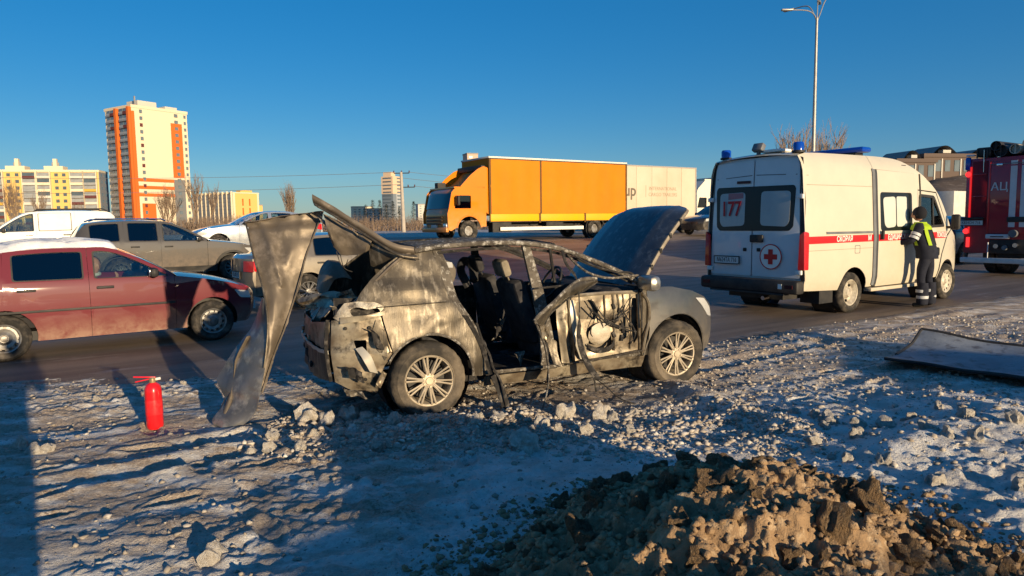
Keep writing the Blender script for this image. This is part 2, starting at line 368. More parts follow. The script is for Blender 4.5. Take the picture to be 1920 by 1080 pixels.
# beyond the first metres the far edge stays parallel to the lanes
RZ = rise(RX, RY) + 0.006 * fbm(RX * 0.8, RY * 0.8, 8, 3) + 0.004 * fbm(RX * 6, RY * 6, 18, 3)
def road_mat():
    m = bpy.data.materials.new('slushy asphalt'); m.use_nodes = True; n = m.node_tree; P = n.nodes['Principled BSDF']; L = n.links.new
    geo = n.nodes.new('ShaderNodeNewGeometry')
    def nz(sc, det, rg, st):
        mp = n.nodes.new('ShaderNodeMapping'); mp.inputs['Rotation'].default_value = (0, 0, -0.598); mp.vector_type = 'POINT'; L(geo.outputs['Position'], mp.inputs[0])
        m2 = n.nodes.new('ShaderNodeMapping'); m2.inputs['Scale'].default_value = st; L(mp.outputs[0], m2.inputs[0])
        t = n.nodes.new('ShaderNodeTexNoise'); t.inputs['Scale'].default_value = sc; t.inputs['Detail'].default_value = det; t.inputs['Roughness'].default_value = rg; L(m2.outputs[0], t.inputs[0]); return t.outputs['Fac']
    def rp(f, a, b):
        r = n.nodes.new('ShaderNodeMapRange'); r.inputs[1].default_value = a; r.inputs[2].default_value = b; L(f, r.inputs[0]); return r.outputs[0]
    def mx(f, a, b):
        x = n.nodes.new('ShaderNodeMix'); x.data_type = 'RGBA'; L(f, x.inputs['Factor'])
        for s_, v in (('A', a), ('B', b)):
            if isinstance(v, tuple): x.inputs[s_].default_value = (*v, 1)
            else: L(v, x.inputs[s_])
        return x.outputs['Result']
    c = mx(rp(nz(1.0, 6, 0.6, (0.12, 1.6, 1)), 0.35, 0.65), (0.11, 0.078, 0.056), (0.24, 0.18, 0.135))
    c = mx(rp(nz(2.0, 8, 0.7, (0.3, 1.2, 1)), 0.57, 0.70), c, (0.30, 0.26, 0.23))
    c = mx(rp(nz(60, 4, 0.6, (1, 1, 1)), 0.55, 0.7), c, (0.05, 0.045, 0.04))
    L(c, P.inputs['Base Color']); L(rp(nz(1.2, 5, 0.6, (0.2, 1.4, 1)), 0.3, 0.7), P.inputs['Roughness'])
    r = n.nodes.new('ShaderNodeMapRange'); r.inputs[3].default_value = 0.42; r.inputs[4].default_value = 0.8; L(nz(1.3, 5, 0.6, (0.2, 1.4, 1)), r.inputs[0]); L(r.outputs[0], P.inputs['Roughness'])
    b = n.nodes.new('ShaderNodeBump'); b.inputs['Strength'].default_value = 0.5; b.inputs['Distance'].default_value = 0.006; L(nz(80, 4, 0.6, (1, 1, 1)), b.inputs['Height']); L(b.outputs[0], P.inputs['Normal'])
    return m
road = np_grid('road', RX, RY, RZ, road_mat()); tag(road, kind='structure')
# ------------------------------------------------------------ wheels
def tyre_mesh(Ro, rr, wd):
    k = ('tyre', Ro, rr, wd)
    if k not in _TXT:
        h = wd / 2
        pr = [(rr - .012, -h + .03), (rr + .004, -h + .012), (rr + .02, -h), ((Ro + rr) / 2 + .01, -h - .012), (Ro - .03, -h + .004), (Ro - .008, -h + .022), (Ro, -h + .05), (Ro + .002, 0),
              (Ro, h - .05), (Ro - .008, h - .022), (Ro - .03, h - .004), ((Ro + rr) / 2 + .01, h + .012), (rr + .02, h), (rr - .012, h - .03)]
        _TXT[k] = G().lathe(pr, axis='Y', n=72, mod=lambda i, j: 1.0 - (0.014 if (4 < i < 9 and j % 3 == 0) else 0)).mesh('tyre', 40)
    return _TXT[k]
def rim_mesh(kind, rr, wd):
    k = (kind, rr, wd)
    if k in _TXT: return _TXT[k]
    g = G(); h = wd / 2
    g.lathe([(rr, -h + .005), (rr + .006, -h + .012), (rr - .012, -h + .02), (rr - .022, -h + .05), (rr - .03, h - .02)], axis='Y', n=48)
    if kind == 'alloy':
        for i in range(10):
            for s in (-1, 1):
                a = 2 * math.pi * i / 10 + s * 0.10; b = 2 * math.pi * i / 10 + s * 0.085
                g.tube([(math.cos(a) * .045, -h + .03, math.sin(a) * .045), (math.cos(b) * rr * .6, -h + .022, math.sin(b) * rr * .6), (math.cos(b) * (rr - .008), -h + .012, math.sin(b) * (rr - .008))], [.011, .008, .009], 6)
        g.lathe([(0, -h + .012), (.03, -h + .012), (.034, -h + .02), (.06, -h + .024), (.066, -h + .05)], axis='Y', n=20)
        for i in range(5): g.lathe([(0, -h + .012), (.009, -h + .012), (.009, -h + .03)], (math.cos(i * 1.2566) * .05, 0, math.sin(i * 1.2566) * .05), 'Y', 8)
    elif kind == 'steel':
        n = 48
        for (r0, r1, y0, y1, hole) in ((.0, .05, -h + .035, -h + .03, 0), (.05, .085, -h + .03, -h + .055, 0), (.085, rr * .70, -h + .055, -h + .045, 0), (rr * .70, rr * .86, -h + .045, -h + .045, 1), (rr * .86, rr - .012, -h + .045, -h + .025, 0)):
            for j in range(n):
                if hole and j % 4 in (1, 2): continue
                a, b = 2 * math.pi * j / n, 2 * math.pi * (j + 1) / n
                g.add([(r0 * math.cos(a), y0, r0 * math.sin(a)), (r1 * math.cos(a), y1, r1 * math.sin(a)), (r1 * math.cos(b), y1, r1 * math.sin(b)), (r0 * math.cos(b), y0, r0 * math.sin(b))], [(0, 1, 2, 3)])
        g.lathe([(.0, -h + .015), (.035, -h + .017), (.042, -h + .035)], axis='Y', n=20)
        g.lathe([(0, -h + .11), (rr - .03, -h + .11)], axis='Y', n=24)
    else:   # deep dual-wheel dish
        n = 40
        for (r0, r1, y0, y1, hole) in ((.0, .07, -h + .03, -h + .03, 0), (.07, .11, -h + .03, -h + .10, 0), (.11, rr * .55, -h + .10, -h + .10, 0), (rr * .55, rr * .75, -h + .10, -h + .09, 1), (rr * .75, rr - .015, -h + .09, -h + .03, 0)):
            for j in range(n):
                if hole and j % 8 in (1, 2, 3): continue
                a, b = 2 * math.pi * j / n, 2 * math.pi * (j + 1) / n
                g.add([(r0 * math.cos(a), y0, r0 * math.sin(a)), (r1 * math.cos(a), y1, r1 * math.sin(a)), (r1 * math.cos(b), y1, r1 * math.sin(b)), (r0 * math.cos(b), y0, r0 * math.sin(b))], [(0, 1, 2, 3)])
        g.lathe([(0, -h + .16), (rr - .03, -h + .16)], axis='Y', n=24)
    _TXT[k] = g.mesh('wheel', 30); return _TXT[k]
def wheel(root, x, y, Ro, rr, wd, kind='steel', m=None, tm=None, steer=0.0):
    me = rim_mesh(kind, rr, wd)
    if me.materials and m and me.materials[0] != m: me = me.copy(); me.materials.clear()
    w_ = link('wheel', me, m or STEEL, root, (x, y, Ro - .004), (0, R(steer), (0 if y < 0 else math.pi) + 0.0))
    w_.rotation_euler = (0, random.uniform(0, 6), (0 if y < 0 else math.pi) + R(steer))
    me = tyre_mesh(Ro, rr, wd); tm = tm or RUBBER
    if me.materials and me.materials[0] != tm: me = me.copy(); me.materials.clear()
    link('tyre', me, tm, w_)
    if kind == 'alloy':
        k = ('brake', rr)
        if k not in _TXT: _TXT[k] = G().lathe([(0, .02), (rr - .05, .02), (rr - .05, .045), (0, .045)], axis='Y', n=28).mesh('brake_disc', 30)
        link('brake_disc', _TXT[k], BLACK, w_)
    return w_
def seat(root, x, y, m, hm=None, z=0.30, rec=18, wd=0.46):
    g = G().box((x + .02, y, z + .1), (.5, wd, .16), None, .05)
    a = R(rec); c = (x - .22 - math.sin(a) * .3, y, z + .16 + math.cos(a) * .3)
    g.box(c, (.13, wd - .02, .62), (0, -a, 0), .05); s = g.build('seat', m, root)
    h = G().box((x - .26 - math.sin(a) * .70, y, z + .18 + math.cos(a) * .70), (.09, .26, .17), (0, -a, 0), .04)
    for q in (-.06, .06): h.tube([(x - .24 - math.sin(a) * .55, y + q, z + .2 + math.cos(a) * .52), (x - .26 - math.sin(a) * .68, y + q, z + .18 + math.cos(a) * .68)], .007, 6)
    h.build('headrest', hm or m, s); return s
def steering(root, x, y, z):
    g = G(); c = Vector((x, y, z)); M = Matrix.Rotation(R(-62), 3, 'Y')
    g.tube([c + M @ Vector((.18 * math.cos(t * .2618), .18 * math.sin(t * .2618), 0)) for t in range(25)], .014, 6, False)
    for t in (0.3, 2.84, 4.71): g.tube([c, c + M @ Vector((.18 * math.cos(t), .18 * math.sin(t), 0))], .012, 6)
    g.tube([c, c + Vector((.35, 0, -.18))], .02, 6); return g.build('steering_wheel', BLACK, root)
def plate(parent, loc, rot, s, wd=.52, ht=.112, scale=1.0):
    o = G().box((0, 0, 0), (wd, ht, .008)).build('number_plate', PLATE, parent, loc=loc, rot=rot)
    fr = G()
    for a, b in (((0, ht / 2 + .008, 0), (wd + .03, .016, .014)), ((0, -ht / 2 - .008, 0), (wd + .03, .016, .014)), ((wd / 2 + .008, 0, 0), (.016, ht, .014)), ((-wd / 2 - .008, 0, 0), (.016, ht, .014))): fr.box(a, b)
    fr.build('plate_frame', BLACK, o)
    text('plate_lettering', s, ht * .95, INK, o, (0, 0, .005), (0, 0, 0), .001, sx=min(1.0, wd * .88 / (len(s) * ht * .56))); return o

# ------------------------------------------------------------ car bodies
class Body:
    def __init__(s, p):
        s.p = p; s.xr, s.xf, s.W, s.zs = p['xr'], p['xf'], p['W'], p['zs']; s.A, s.Cb = p['A'], p['Cb']; s.th = p.get('tumble', .36)
    def belt(s, x):
        t = (x - s.Cb[0]) / (s.A[0] - s.Cb[0]); return s.Cb[1] + (s.A[1] - s.Cb[1]) * min(1, max(0, t)) - .05 + s.p.get('beltdrop', 0.0)
    def Y(s, x, z):
        p = s.p; w_ = s.W; rc, k = p.get('rcr', .45), p.get('kr', .16); d = x - s.xr
        if d < rc: w_ -= k * (1 - math.sqrt(max(0, 1 - ((rc - d) / rc) ** 2)))
        rc, k = p.get('rcf', .75), p.get('kf', .24); d = s.xf - x
        if d < rc: w_ -= k * (1 - math.sqrt(max(0, 1 - ((rc - d) / rc) ** 2)))
        b = s.belt(x); zm = s.zs + (b - s.zs) * .62
        if z > b: w_ -= .02 + (z - b) * s.th
        elif z > zm: w_ -= .02 * ((z - zm) / (b - zm)) ** 2
        else: w_ -= p.get('tuck', .07) * ((zm - z) / (zm - s.zs + 1e-6)) ** 2
        return w_
def std_car(root, p, paint, wheelkind='steel', tint=None, rear_tint=None, seats=True, wm=None, trim=None, cladding=None, roofm=None, nwin=2):
    B = Body(p); cr = p.get('crown', .045); bf, br = p.get('bf', .16), p.get('br', .10); wr, ar, wb = p['wr'], p['ar'], p['wb']
    trim = trim or BLACK; g1 = tint or GLASS; g2 = rear_tint or g1; roofm = roofm or paint
    gh = [p['A'], p['At']] + p.get('roof', []) + [p['Ct'], p['Cb']]
    ghd = smooth(gh, 4)
    def top(x):
        q = sorted(ghd); return float(np.interp(x, [a[0] for a in q], [a[1] for a in q])) - cr
    xb, xq = p['xb'], p['xq']; xd = p['A'][0] - p.get('doorset', .12); zs = p['zs']
    side_nose = [(x - bf, z) for x, z in p['nose']]; side_tail = [(x + br, z) for x, z in p['tail']]
    hood = [(x, z - cr) for x, z in p['hood']]
    def tops(x0, x1, n=10): return [(x0 + (x1 - x0) * i / n, top(x0 + (x1 - x0) * i / n)) for i in range(n + 1)]
    a_end = math.degrees(math.asin(max(-.99, (zs - wr) / ar)))
    aq = math.degrees(math.acos(max(-1, min(1, xq / ar)))) if xq < ar else a_end
    G_ = .004
    fender = [(xd + G_, B.belt(xd) ), (p['A'][0], p['A'][1] - cr)] + hood + side_nose
    bz = side_nose[-1][1]; aN = math.degrees(math.asin(max(-.99, (bz - wr) / ar)))
    fender += [q[:2] for q in arch(wb, wr, ar, aN, 180 - a_end, 16)] + [(xd + G_, zs)]
    fdoor = [(xb + G_, zs), (xd, zs), (xd, B.belt(xd))] + tops(xd, xb + G_)
    rdoor = [(xb, zs)] + tops(xb, xq + .02)
    if xq < ar: rdoor += [(xq + G_, B.belt(xq))] + [q[:2] for q in arch(0, wr, ar + G_, aq, a_end, 8)]
    else: rdoor += [(xq + G_, zs)]
    tz = side_tail[-1][1]; aT = math.degrees(math.asin(max(-.99, (tz - wr) / ar)))
    quarter = tops(xq + .016, p['Cb'][0] + .02) + [(p['Cb'][0], p['Cb'][1] - cr)] + side_tail + [q[:2] for q in arch(0, wr, ar, 180 - aT, aq, 14)]
    if xq >= ar: quarter += [(xq, zs)]
    fr = .05
    def win(x0, x1, lo0=None, lo1=None):
        n = 9; up = []
        for i in range(n + 1):
            x = x0 + (x1 - x0) * i / n; z = top(x) - fr
            if z > B.belt(x) + .03: up.append((x, z))
        lo = [(up[-1][0] + (x1 - up[-1][0]) * .8, B.belt(x1) + .015), (x0, B.belt(x0) + .015)] if up[-1][0] < x1 - .01 else [(x1, B.belt(x1) + .015), (x0, B.belt(x0) + .015)]
        return rnd(up + lo, .03, 2)
    wf = win(xb + .06, xd - .03); wr_ = win(xq + .10, xb - .05)
    qx = p.get('qwin'); wq = win(qx[0], qx[1]) if qx else None
    parts = {}
    for s in (-1, 1):
        f = lambda a, b, s=s: (a, s * B.Y(a, b), b)
        fi = lambda a, b, s=s: (a, s * (B.Y(a, b) - .012), b)
        for nm, o, holes, gm in (('front_fender', fender, [], None), ('front_door', fdoor, [wf], g1), ('rear_door', rdoor, [wr_], g2), ('quarter_panel', quarter, [wq] if wq else [], g2)):
            ob = panel(nm, [o] + holes, f, paint, root, .08, .01); parts[(nm, s)] = ob
            for hp in holes:
                c = np.mean(np.array(hp), 0); big = [tuple(c + (np.array(q) - c) * 1.04) for q in hp]
                panel('window', [big], fi, gm, ob, .15, .004)
                rim = [hp, [tuple(c + (np.array(q) - c) * .955) for q in hp]]
                panel('window_seal', rim, lambda a, b, s=s: (a, s * (B.Y(a, b) + .002), b), trim, ob, .15, .006)
        for (hx, nm) in ((xb + .10, 'front_door'), (xq + .16, 'rear_door')):
            zz = B.belt(hx) - p.get('hz', .12); G().box((hx + .08, s * (B.Y(hx, zz) + .012), zz), (.20, .03, .035), None, .01).build('door_handle', p.get('handle', trim), parts[(nm, s)])
        xm = p['A'][0] - .30; zm = B.belt(xm) + .07; ym = s * (B.Y(xm, zm) + .10)
        mi = G().box((xm, ym, zm), (.11, .19, .13), None, .045); mi.box((xm + .02, ym - s * .11, zm - .05), (.06, .1, .03)); mi = mi.build('door_mirror', trim if not p.get('mirror_paint') else paint, root)
        G().box((xm - .056, ym, zm), (.006, .15, .095), None, .002).build('mirror_glass', CHROME, mi)
        if 'lamp_f' in p: panel('headlight', [p['lamp_f']], lambda a, b, s=s: (a, s * (B.Y(a, b) + .006), b), CLEARLAMP, root, .06, .014)
        if 'lamp_r' in p: panel('tail_light', [p['lamp_r']], lambda a, b, s=s: (a, s * (B.Y(a, b) + .008), b), REDLAMP, root, .06, .016)
        if cladding:
            cl = [(ar + .0, zs - .03), (wb - ar, zs - .03), (wb - ar, zs + .12), (ar, zs + .12)]
            panel('side_cladding', [cl], lambda a, b, s=s: (a, s * (B.Y(a, max(b, zs)) + .012), b), cladding, root, .1, .014)
            for cx in (0, wb):
                rg = arch(cx, wr, ar + .055, 180 - a_end, a_end, 16) + arch(cx, wr, ar - .004, a_end, 180 - a_end, 16)
                panel('wheel_arch_trim', [rg], lambda a, b, s=s: (a, s * (B.Y(a, b) + .010), b), cladding, root, .2, .016)
        for cx in (0, wb): wheel(root, cx, s * (p['W'] - .115), wr, p.get('rr', .19), p.get('tw', .20), wheelkind, wm)
    def st(pts, c, b=0.0): return [(x, z, B.Y(x + b, z - c), c, b) for x, z in pts]
    strip('hood', st([p['A']] + p['hood'], cr), paint, root)
    strip('front_bumper', st([p['hood'][-1]] + p['nose'], .02, -bf)[0:1] + st(p['nose'], .0, -bf), paint, root, sm=2)
    ws = [tuple(np.array(p['A']) * (1 - t) + np.array(p['At']) * t + np.array((0, .02 * math.sin(math.pi * t)))) for t in np.linspace(0, 1, 6)]
    strip('windscreen', st(ws, cr), g1, root, sm=1)
    strip('roof', st([p['At']] + p.get('roof', []) + [p['Ct']], cr), roofm, root)
    rw = [tuple(np.array(p['Ct']) * (1 - t) + np.array(p['Cb']) * t + np.array((0, .015 * math.sin(math.pi * t)))) for t in np.linspace(0, 1, 5)]
    strip('rear_window', st(rw, cr), g2, root, sm=1)
    strip('tailgate', [(p['Cb'][0], p['Cb'][1], B.Y(p['Cb'][0], p['Cb'][1] - cr), cr, 0)] + st(p['tail'], 0.0, br), paint, root, sm=1)
    if 'lamp_rear' in p:
        for s in (-1, 1):
            y0, y1, z0, z1 = p['lamp_rear']; G().grid(lambda u, v, s=s: (np.interp(-(z0 + (z1 - z0) * v), [-q[1] for q in p['tail']], [q[0] for q in p['tail']]) - .012 + br * ((y0 + (y1 - y0) * u) / (p['W'] - .1)) ** 2.6, s * (y0 + (y1 - y0) * u), z0 + (z1 - z0) * v), 6, 4).build('tail_light', REDLAMP, root)
    # underbody, interior
    u = G(); W = p['W']
    u.span((p['tail'][-1][0] + .2, -W + .30, zs - .02), (p['nose'][-1][0] - .25, W - .30, zs + .10)); u.span((ar + .02, -W + .08, zs + .0), (wb - ar - .02, W - .08, zs + .08)); u.span((wb - ar + .05, -W + .3, zs), (p['nose'][-1][0] - .2, W - .3, p['hood'][-1][1] - .12))
    u.span((p['tail'][-1][0] + .2, -W + .3, zs), (ar - .1, W - .3, B.belt(0) - .25)); u.build('underbody', BLACK, root)
    d = G().box((p['A'][0] - .25, 0, B.belt(p['A'][0]) - .08), (.5, W * 1.7, .22), None, .06); d.build('dashboard', BLACK, root)
    if seats:
        zc = zs + .08
        for y in (-.36, .36): seat(root, xb + .22, y, DARK, z=zc)
        b = G().box((xq + .32, 0, zc + .14), (.5, 1.2, .16), None, .05); b.box((xq + .05, 0, zc + .48), (.16, 1.2, .6), (0, R(-18), 0), .05); b.build('rear_bench', DARK, root)
        steering(root, xb + .78, .36, B.belt(xb) + .0)
    return B
def road_paint(name, c, salt=SALT, amt=.85, dz=(.25, 1.0), rough=.50, metal=.0, coat=.5): return mat(name, c, rough, metal, c2=tuple(v * .94 for v in c), scale=2.5, coat=coat, dirt=salt, dz=dz, damt=amt, bump=.02, bscale=90)

# ------------------------------------------------------------ red hatchback beside the wreck
HATCH = dict(xr=-.75, xf=3.10, W=.83, zs=.22, wb=2.42, wr=.288, ar=.345, rr=.175, tw=.18, A=(1.98, 1.0), At=(1.28, 1.385), roof=[(.85, 1.42), (.3, 1.41)], Ct=(-.18, 1.33), Cb=(-.72, 1.02),
    hood=[(2.35, .94), (2.7, .86), (2.95, .77)], nose=[(3.08, .70), (3.13, .58), (3.12, .40), (3.05, .24)], tail=[(-.80, .95), (-.84, .6), (-.80, .3)], xb=.93, xq=.02, doorset=.04,
    lamp_f=rnd([(2.72, .72), (2.93, .685), (2.96, .58), (2.80, .60)], .02), lamp_r=rnd([(-.70, .9), (-.60, .9), (-.60, .66), (-.70, .66)], .02), hz=.10)
red_p = road_paint('cherry paint', (0.12, 0.005, 0.013), (0.36, 0.26, 0.19), .75, (.18, .55), .5)
red = thing('red_hatchback', 'dusty cherry red hatchback with snow on its roof and a driver inside', 'car', (-6.29 - .72 * .5807, 8.47 + .72 * .8141, 0), 35.5)
Bh = std_car(red, HATCH, red_p, 'steel', rear_tint=TINT)
def snow_layer(root, pts, th, B, c=.03, seed=0.0, m=SNOW, inset=.05):
    S = smooth([(x, z) for x, z in pts], 8); nv = 26
    def fn(u, v):
        x, z = S[int(round(u * (len(S) - 1)))]; q = v * 2 - 1; w_ = B.Y(x, z - .045) - inset + .03 * noise.noise((x * 4, q * 3 + seed, 0))
        e = min(1, (1 - abs(q)) * 6) * min(1, u * 9) * min(1, (1 - u) * 9)
        return (x, q * w_, z - .045 * abs(q) ** 2.2 + .004 + th * max(0.02, min(1, e ** .5 * (.75 + 1.2 * noise.noise((x * 3 + seed, q * 2.2, 1.3)) + .35 * noise.noise((x * 11, q * 9, seed))))))
    return G().grid(fn, len(S) - 1, nv).build('roof_snow', m, root, 60)
snow_layer(red, [(1.30, 1.375), (.85, 1.42), (.3, 1.41), (-.18, 1.33)], .085, Bh, seed=3.1)
G().box((.93, -.848, .60), (2.0, .012, .03), None, .004).build('side_moulding', BLACK, red)
G().span((3.06, -.26, .36), (3.15, .26, .47)).build('number_plate', PLATE, red)

# ------------------------------------------------------------ other traffic
SUV = dict(xr=-.85, xf=3.55, W=.91, zs=.30, wb=2.65, wr=.345, ar=.41, rr=.215, tw=.225, A=(2.12, 1.10), At=(1.25, 1.575), roof=[(.6, 1.64), (-.1, 1.63)], Ct=(-.70, 1.56), Cb=(-.98, 1.14),
    hood=[(2.5, 1.06), (3.0, .99), (3.3, .90)], nose=[(3.52, .80), (3.6, .62), (3.58, .45), (3.48, .26)], tail=[(-1.06, 1.0), (-1.10, .62), (-1.02, .32)], xb=.92, xq=.10, qwin=(-.62, .02), doorset=.10,
    lamp_f=rnd([(2.95, .86), (3.30, .84), (3.34, .70), (3.1, .72)], .02), lamp_r=rnd([(-.92, 1.12), (-.70, 1.10), (-.74, .86), (-.93, .84)], .02), rcf=.8, kf=.3)
SEDAN = dict(xr=-.95, xf=3.52, W=.88, zs=.25, wb=2.62, wr=.318, ar=.375, rr=.20, tw=.205, A=(2.05, 1.0), At=(1.22, 1.40), roof=[(.7, 1.455), (.1, 1.43)], Ct=(-.22, 1.36), Cb=(-.72, 1.06),
    hood=[(2.45, .96), (2.95, .88), (3.25, .78)], nose=[(3.45, .70), (3.55, .56), (3.54, .40), (3.45, .22)], tail=[(-1.02, 1.05), (-1.10, .98), (-1.12, .6), (-1.04, .28)], xb=.88, xq=.04, doorset=.10,
    lamp_f=rnd([(2.9, .77), (3.25, .74), (3.28, .62), (3.0, .64)], .02), lamp_r=rnd([(-.99, .97), (-.66, .95), (-.70, .80), (-.99, .74)], .03), lamp_rear=(.42, .80, .74, .94))
VAN = dict(xr=-.75, xf=3.5, W=.88, zs=.28, wb=2.9, wr=.318, ar=.38, rr=.19, tw=.19, A=(2.40, 1.06), At=(1.62, 1.60), roof=[(1.0, 1.68), (0, 1.69)], Ct=(-.70, 1.62), Cb=(-.78, 1.12),
    hood=[(2.8, 1.02), (3.2, .94), (3.4, .85)], nose=[(3.58, .72), (3.64, .58), (3.6, .42), (3.5, .25)], tail=[(-.80, .9), (-.82, .6), (-.78, .3)], xb=1.30, xq=.30, doorset=.08, tumble=.16, rcr=.25, kr=.08)
suv = thing('grey_suv', 'dark grey SUV caked in brown road salt behind the red hatchback', 'car', (-10.15, 17.75, .20), 36)
suv_p = road_paint('brown grey paint', (0.055, 0.052, 0.050), (0.25, 0.195, 0.15), .8, (.10, 1.12), .45)
Bs = std_car(suv, SUV, suv_p, 'alloy', rear_tint=TINT, cladding=BLACK)
for s in (-1, 1): G().tube([(1.1, s * .60, 1.60), (1.0, s * .62, 1.645), (-.45, s * .62, 1.655), (-.6, s * .60, 1.60)], .018, 8).build('roof_rail', CHROME, suv)
sedan = thing('gold_sedan', 'grimy gold sedan with lit looking red tail lights ahead of the red hatchback', 'car', (-4.45, 14.1, .03), 36)
sed_p = road_paint('gold paint', (0.22, 0.19, 0.15), (0.30, 0.25, 0.20), .7, (.2, 1.0), .28, .5)
std_car(sedan, SEDAN, sed_p, 'alloy', rear_tint=TINT); plate(sedan, (-1.135, 0, .66), (R(90), 0, R(-90)), 'О513ХВ 174')
silver = thing('silver_sedan', 'pale blue silver sedan on the far carriageway behind the hanging metal sheet', 'car', (-8.2, 25.6, .72), 215)
std_car(silver, SEDAN, road_paint('silver blue paint', (0.36, 0.40, 0.46), (0.35, 0.32, 0.28), .7, (.2, .8), .2, .6), 'alloy')
van = thing('white_van', 'white windowless panel van with roof rails on the far carriageway', 'van', (-13.6, 22.2, .52), 215)
std_car(van, VAN, road_paint('white van paint', (0.72, 0.70, 0.66), (0.40, 0.34, 0.27), .7, (.3, .9)), 'steel', rear_tint=mat('blank white side', (0.70, 0.68, 0.64), .3, c2=(.6, .58, .54)))
for s in (-1, 1): G().tube([(1.35, s * .66, 1.63), (1.25, s * .67, 1.70), (-.45, s * .67, 1.72), (-.6, s * .66, 1.64)], .02, 8).build('roof_rail', BLACK, van)
dark = thing('black_suv', 'black SUV in the far lane beyond the raised bonnet of the wreck', 'car', (12.4, 39.2, .86), 217)
std_car(dark, SUV, road_paint('black paint', (0.014, 0.015, 0.018), (0.2, 0.17, 0.14), .6, (.2, .9), .2), 'alloy', tint=TINT)
blue = thing('blue_suv', 'dark blue SUV half hidden between the ambulance and the fire engine', 'car', (15.1, 24.6, .02), 34)
std_car(blue, SUV, road_paint('blue paint', (0.012, 0.05, 0.11), (0.2, 0.18, 0.16), .5, (.2, .9), .2), 'alloy')
# ------------------------------------------------------------ the burnt car
SCORCH = mat('scorched dusty metal', (0.055, 0.048, 0.040), .40, .55, c2=(0.105, 0.088, 0.066), scale=2.2, c3=(0.20, 0.175, 0.14), s3=4, stretch=(5.0, 5.0, .6), bump=.12, bscale=26)
ASH = mat('ash crusted metal', (0.155, 0.135, 0.11), .9, .1, c2=(0.06, 0.052, 0.045), scale=9, c3=(0.42, 0.40, 0.36), s3=22, bump=.8, bscale=45)
PRIMER = mat('bare pressed steel', (0.40, 0.345, 0.255), .40, .5, c2=(0.17, 0.13, 0.09), scale=5.5, c3=(0.045, 0.036, 0.028), s3=7, bump=.1, bscale=18)
SKINM = mat('heat browned sheet', (0.175, 0.143, 0.11), .48, .32, c2=(0.105, 0.086, 0.066), scale=1.8, c3=(0.23, 0.19, 0.15), s3=5, bump=.05, bscale=12)
SOOT = mat('soot', (0.012, 0.012, 0.013), .9, c2=(0.035, 0.032, 0.03), scale=9, c3=(0.10, 0.09, 0.08), s3=17)
PAINTG = mat('dusty graphite paint', (0.050, 0.053, 0.058), .38, .35, c2=(0.085, 0.085, 0.085), scale=2.5, coat=.25, dirt=(0.24, 0.20, 0.15), dz=(.30, .90), damt=.62, bump=.05, bscale=120)
HOODM = mat('graphite bonnet paint', (0.040, 0.045, 0.055), .36, .3, c2=(0.075, 0.078, 0.085), scale=3, coat=.3, c3=(0.13, 0.13, 0.13), s3=14, bump=.04, bscale=140)
RIMB = mat('dusty alloy', (0.50, 0.43, 0.33), .5, .4, c2=(0.36, 0.30, 0.22), scale=8)
MUDTYRE = mat('muddy tyre', (0.035, 0.032, 0.029), .9, c2=(0.19, 0.155, 0.115), scale=4, lo=.40, hi=.68, bump=.3, bscale=60)
wreck = thing('burnt_car', 'burnt out graphite hatchback with open bonnet, torn doors and peeled tailgate', 'car', (-1.03, 6.405, 0), 24)
def WY(x, z, W=.84):
    y = W; d = x + .80
    if d < .5: y -= .24 * (1 - math.sqrt(max(0, 1 - ((.5 - d) / .5) ** 2)))
    d = 3.16 - x
    if d < .95: y -= .36 * (1 - math.sqrt(max(0, 1 - ((.95 - d) / .95) ** 2)))
    if z > .97: y -= .02 + (z - .97) * .36
    elif z > .8: y -= .02 * ((z - .8) / .17) ** 2
    if z < .55: y -= .06 * ((.55 - z) / .3) ** 2
    for cx in (0, 2.52):
        q = math.hypot(x - cx, z - .33)
        if q < .55: y += .018 * max(0, 1 - abs(q - .40) / .15)
    return y
def crum(x, y, z, a, f=4.0): return -1.1 * a * abs(noise.noise((x * f * .8 + 9, y * f * .8, z * f * .8))) - .7 * a * abs(noise.noise((x * f * 1.9, y * f * 1.9 + 3, z * f * 1.9))) + a * noise.noise((x * f, y * f, z * f)) + a * .5 * noise.noise((x * f * 2.3 + 5, y * f * 2.3, z * f * 2.3))
def wp(nm, polys, m, s=-1, off=0.0, a=.0, f=4.0, parent=wreck, step=.05, th=.006):
    return panel(nm, polys, lambda x, z: (x, s * (WY(x, z) + off + (crum(x, 0, z, a, f) if a else 0)), z), m, parent, step, th)
def ribbon(nm, A, B, m, parent=wreck, nv=8, bulge=0.0, a=.01, f=6.0, k=4, th=.006, ang=40):
    SA, SB = smooth(A, k), smooth(B, k); n = min(len(SA), len(SB)) - 1
    def fn(u, v):
        i = int(round(u * n)); p = np.array(SA[i]) * (1 - v) + np.array(SB[i]) * v; d = bulge * math.sin(math.pi * v)
        q = crum(*p, a, f); return (p[0] - d * .4 + q * .5, p[1] - d + q, p[2] + q * .3)
    me = G().grid(fn, n, nv).mesh(nm, None); bm = bmesh.new(); bm.from_mesh(me); thicken(bm, th); bm.to_mesh(me); bm.free()
    me.shade_smooth(); me.set_sharp_from_angle(angle=R(ang)); return link(nm, me, m, parent)
CR = (0, .33)
quarter = [(.03, 1.445), (-.10, 1.405), (-.20, 1.36), (-.33, 1.275), (-.45, 1.175), (-.53, 1.08), (-.57, 1.015), (-.43, 1.005), (-.35, .965), (-.385, .925), (-.37, .84), (-.335, .70), (-.30, .575), (-.355, .50)] + \
    [q[:2] for q in arch(0, .33, .385, 154, 0, 18)] + [(.405, .325), (.47, .315), (.478, .5), (.405, .66), (.31, .83), (.215, .97), (.17, 1.08), (.155, 1.2), (.165, 1.33), (.11, 1.40)]
qp = wp('rear_quarter', [quarter], SCORCH, a=.016, f=3.4, step=.035)
tag(qp, 'scorched rear quarter panel streaked by ash')
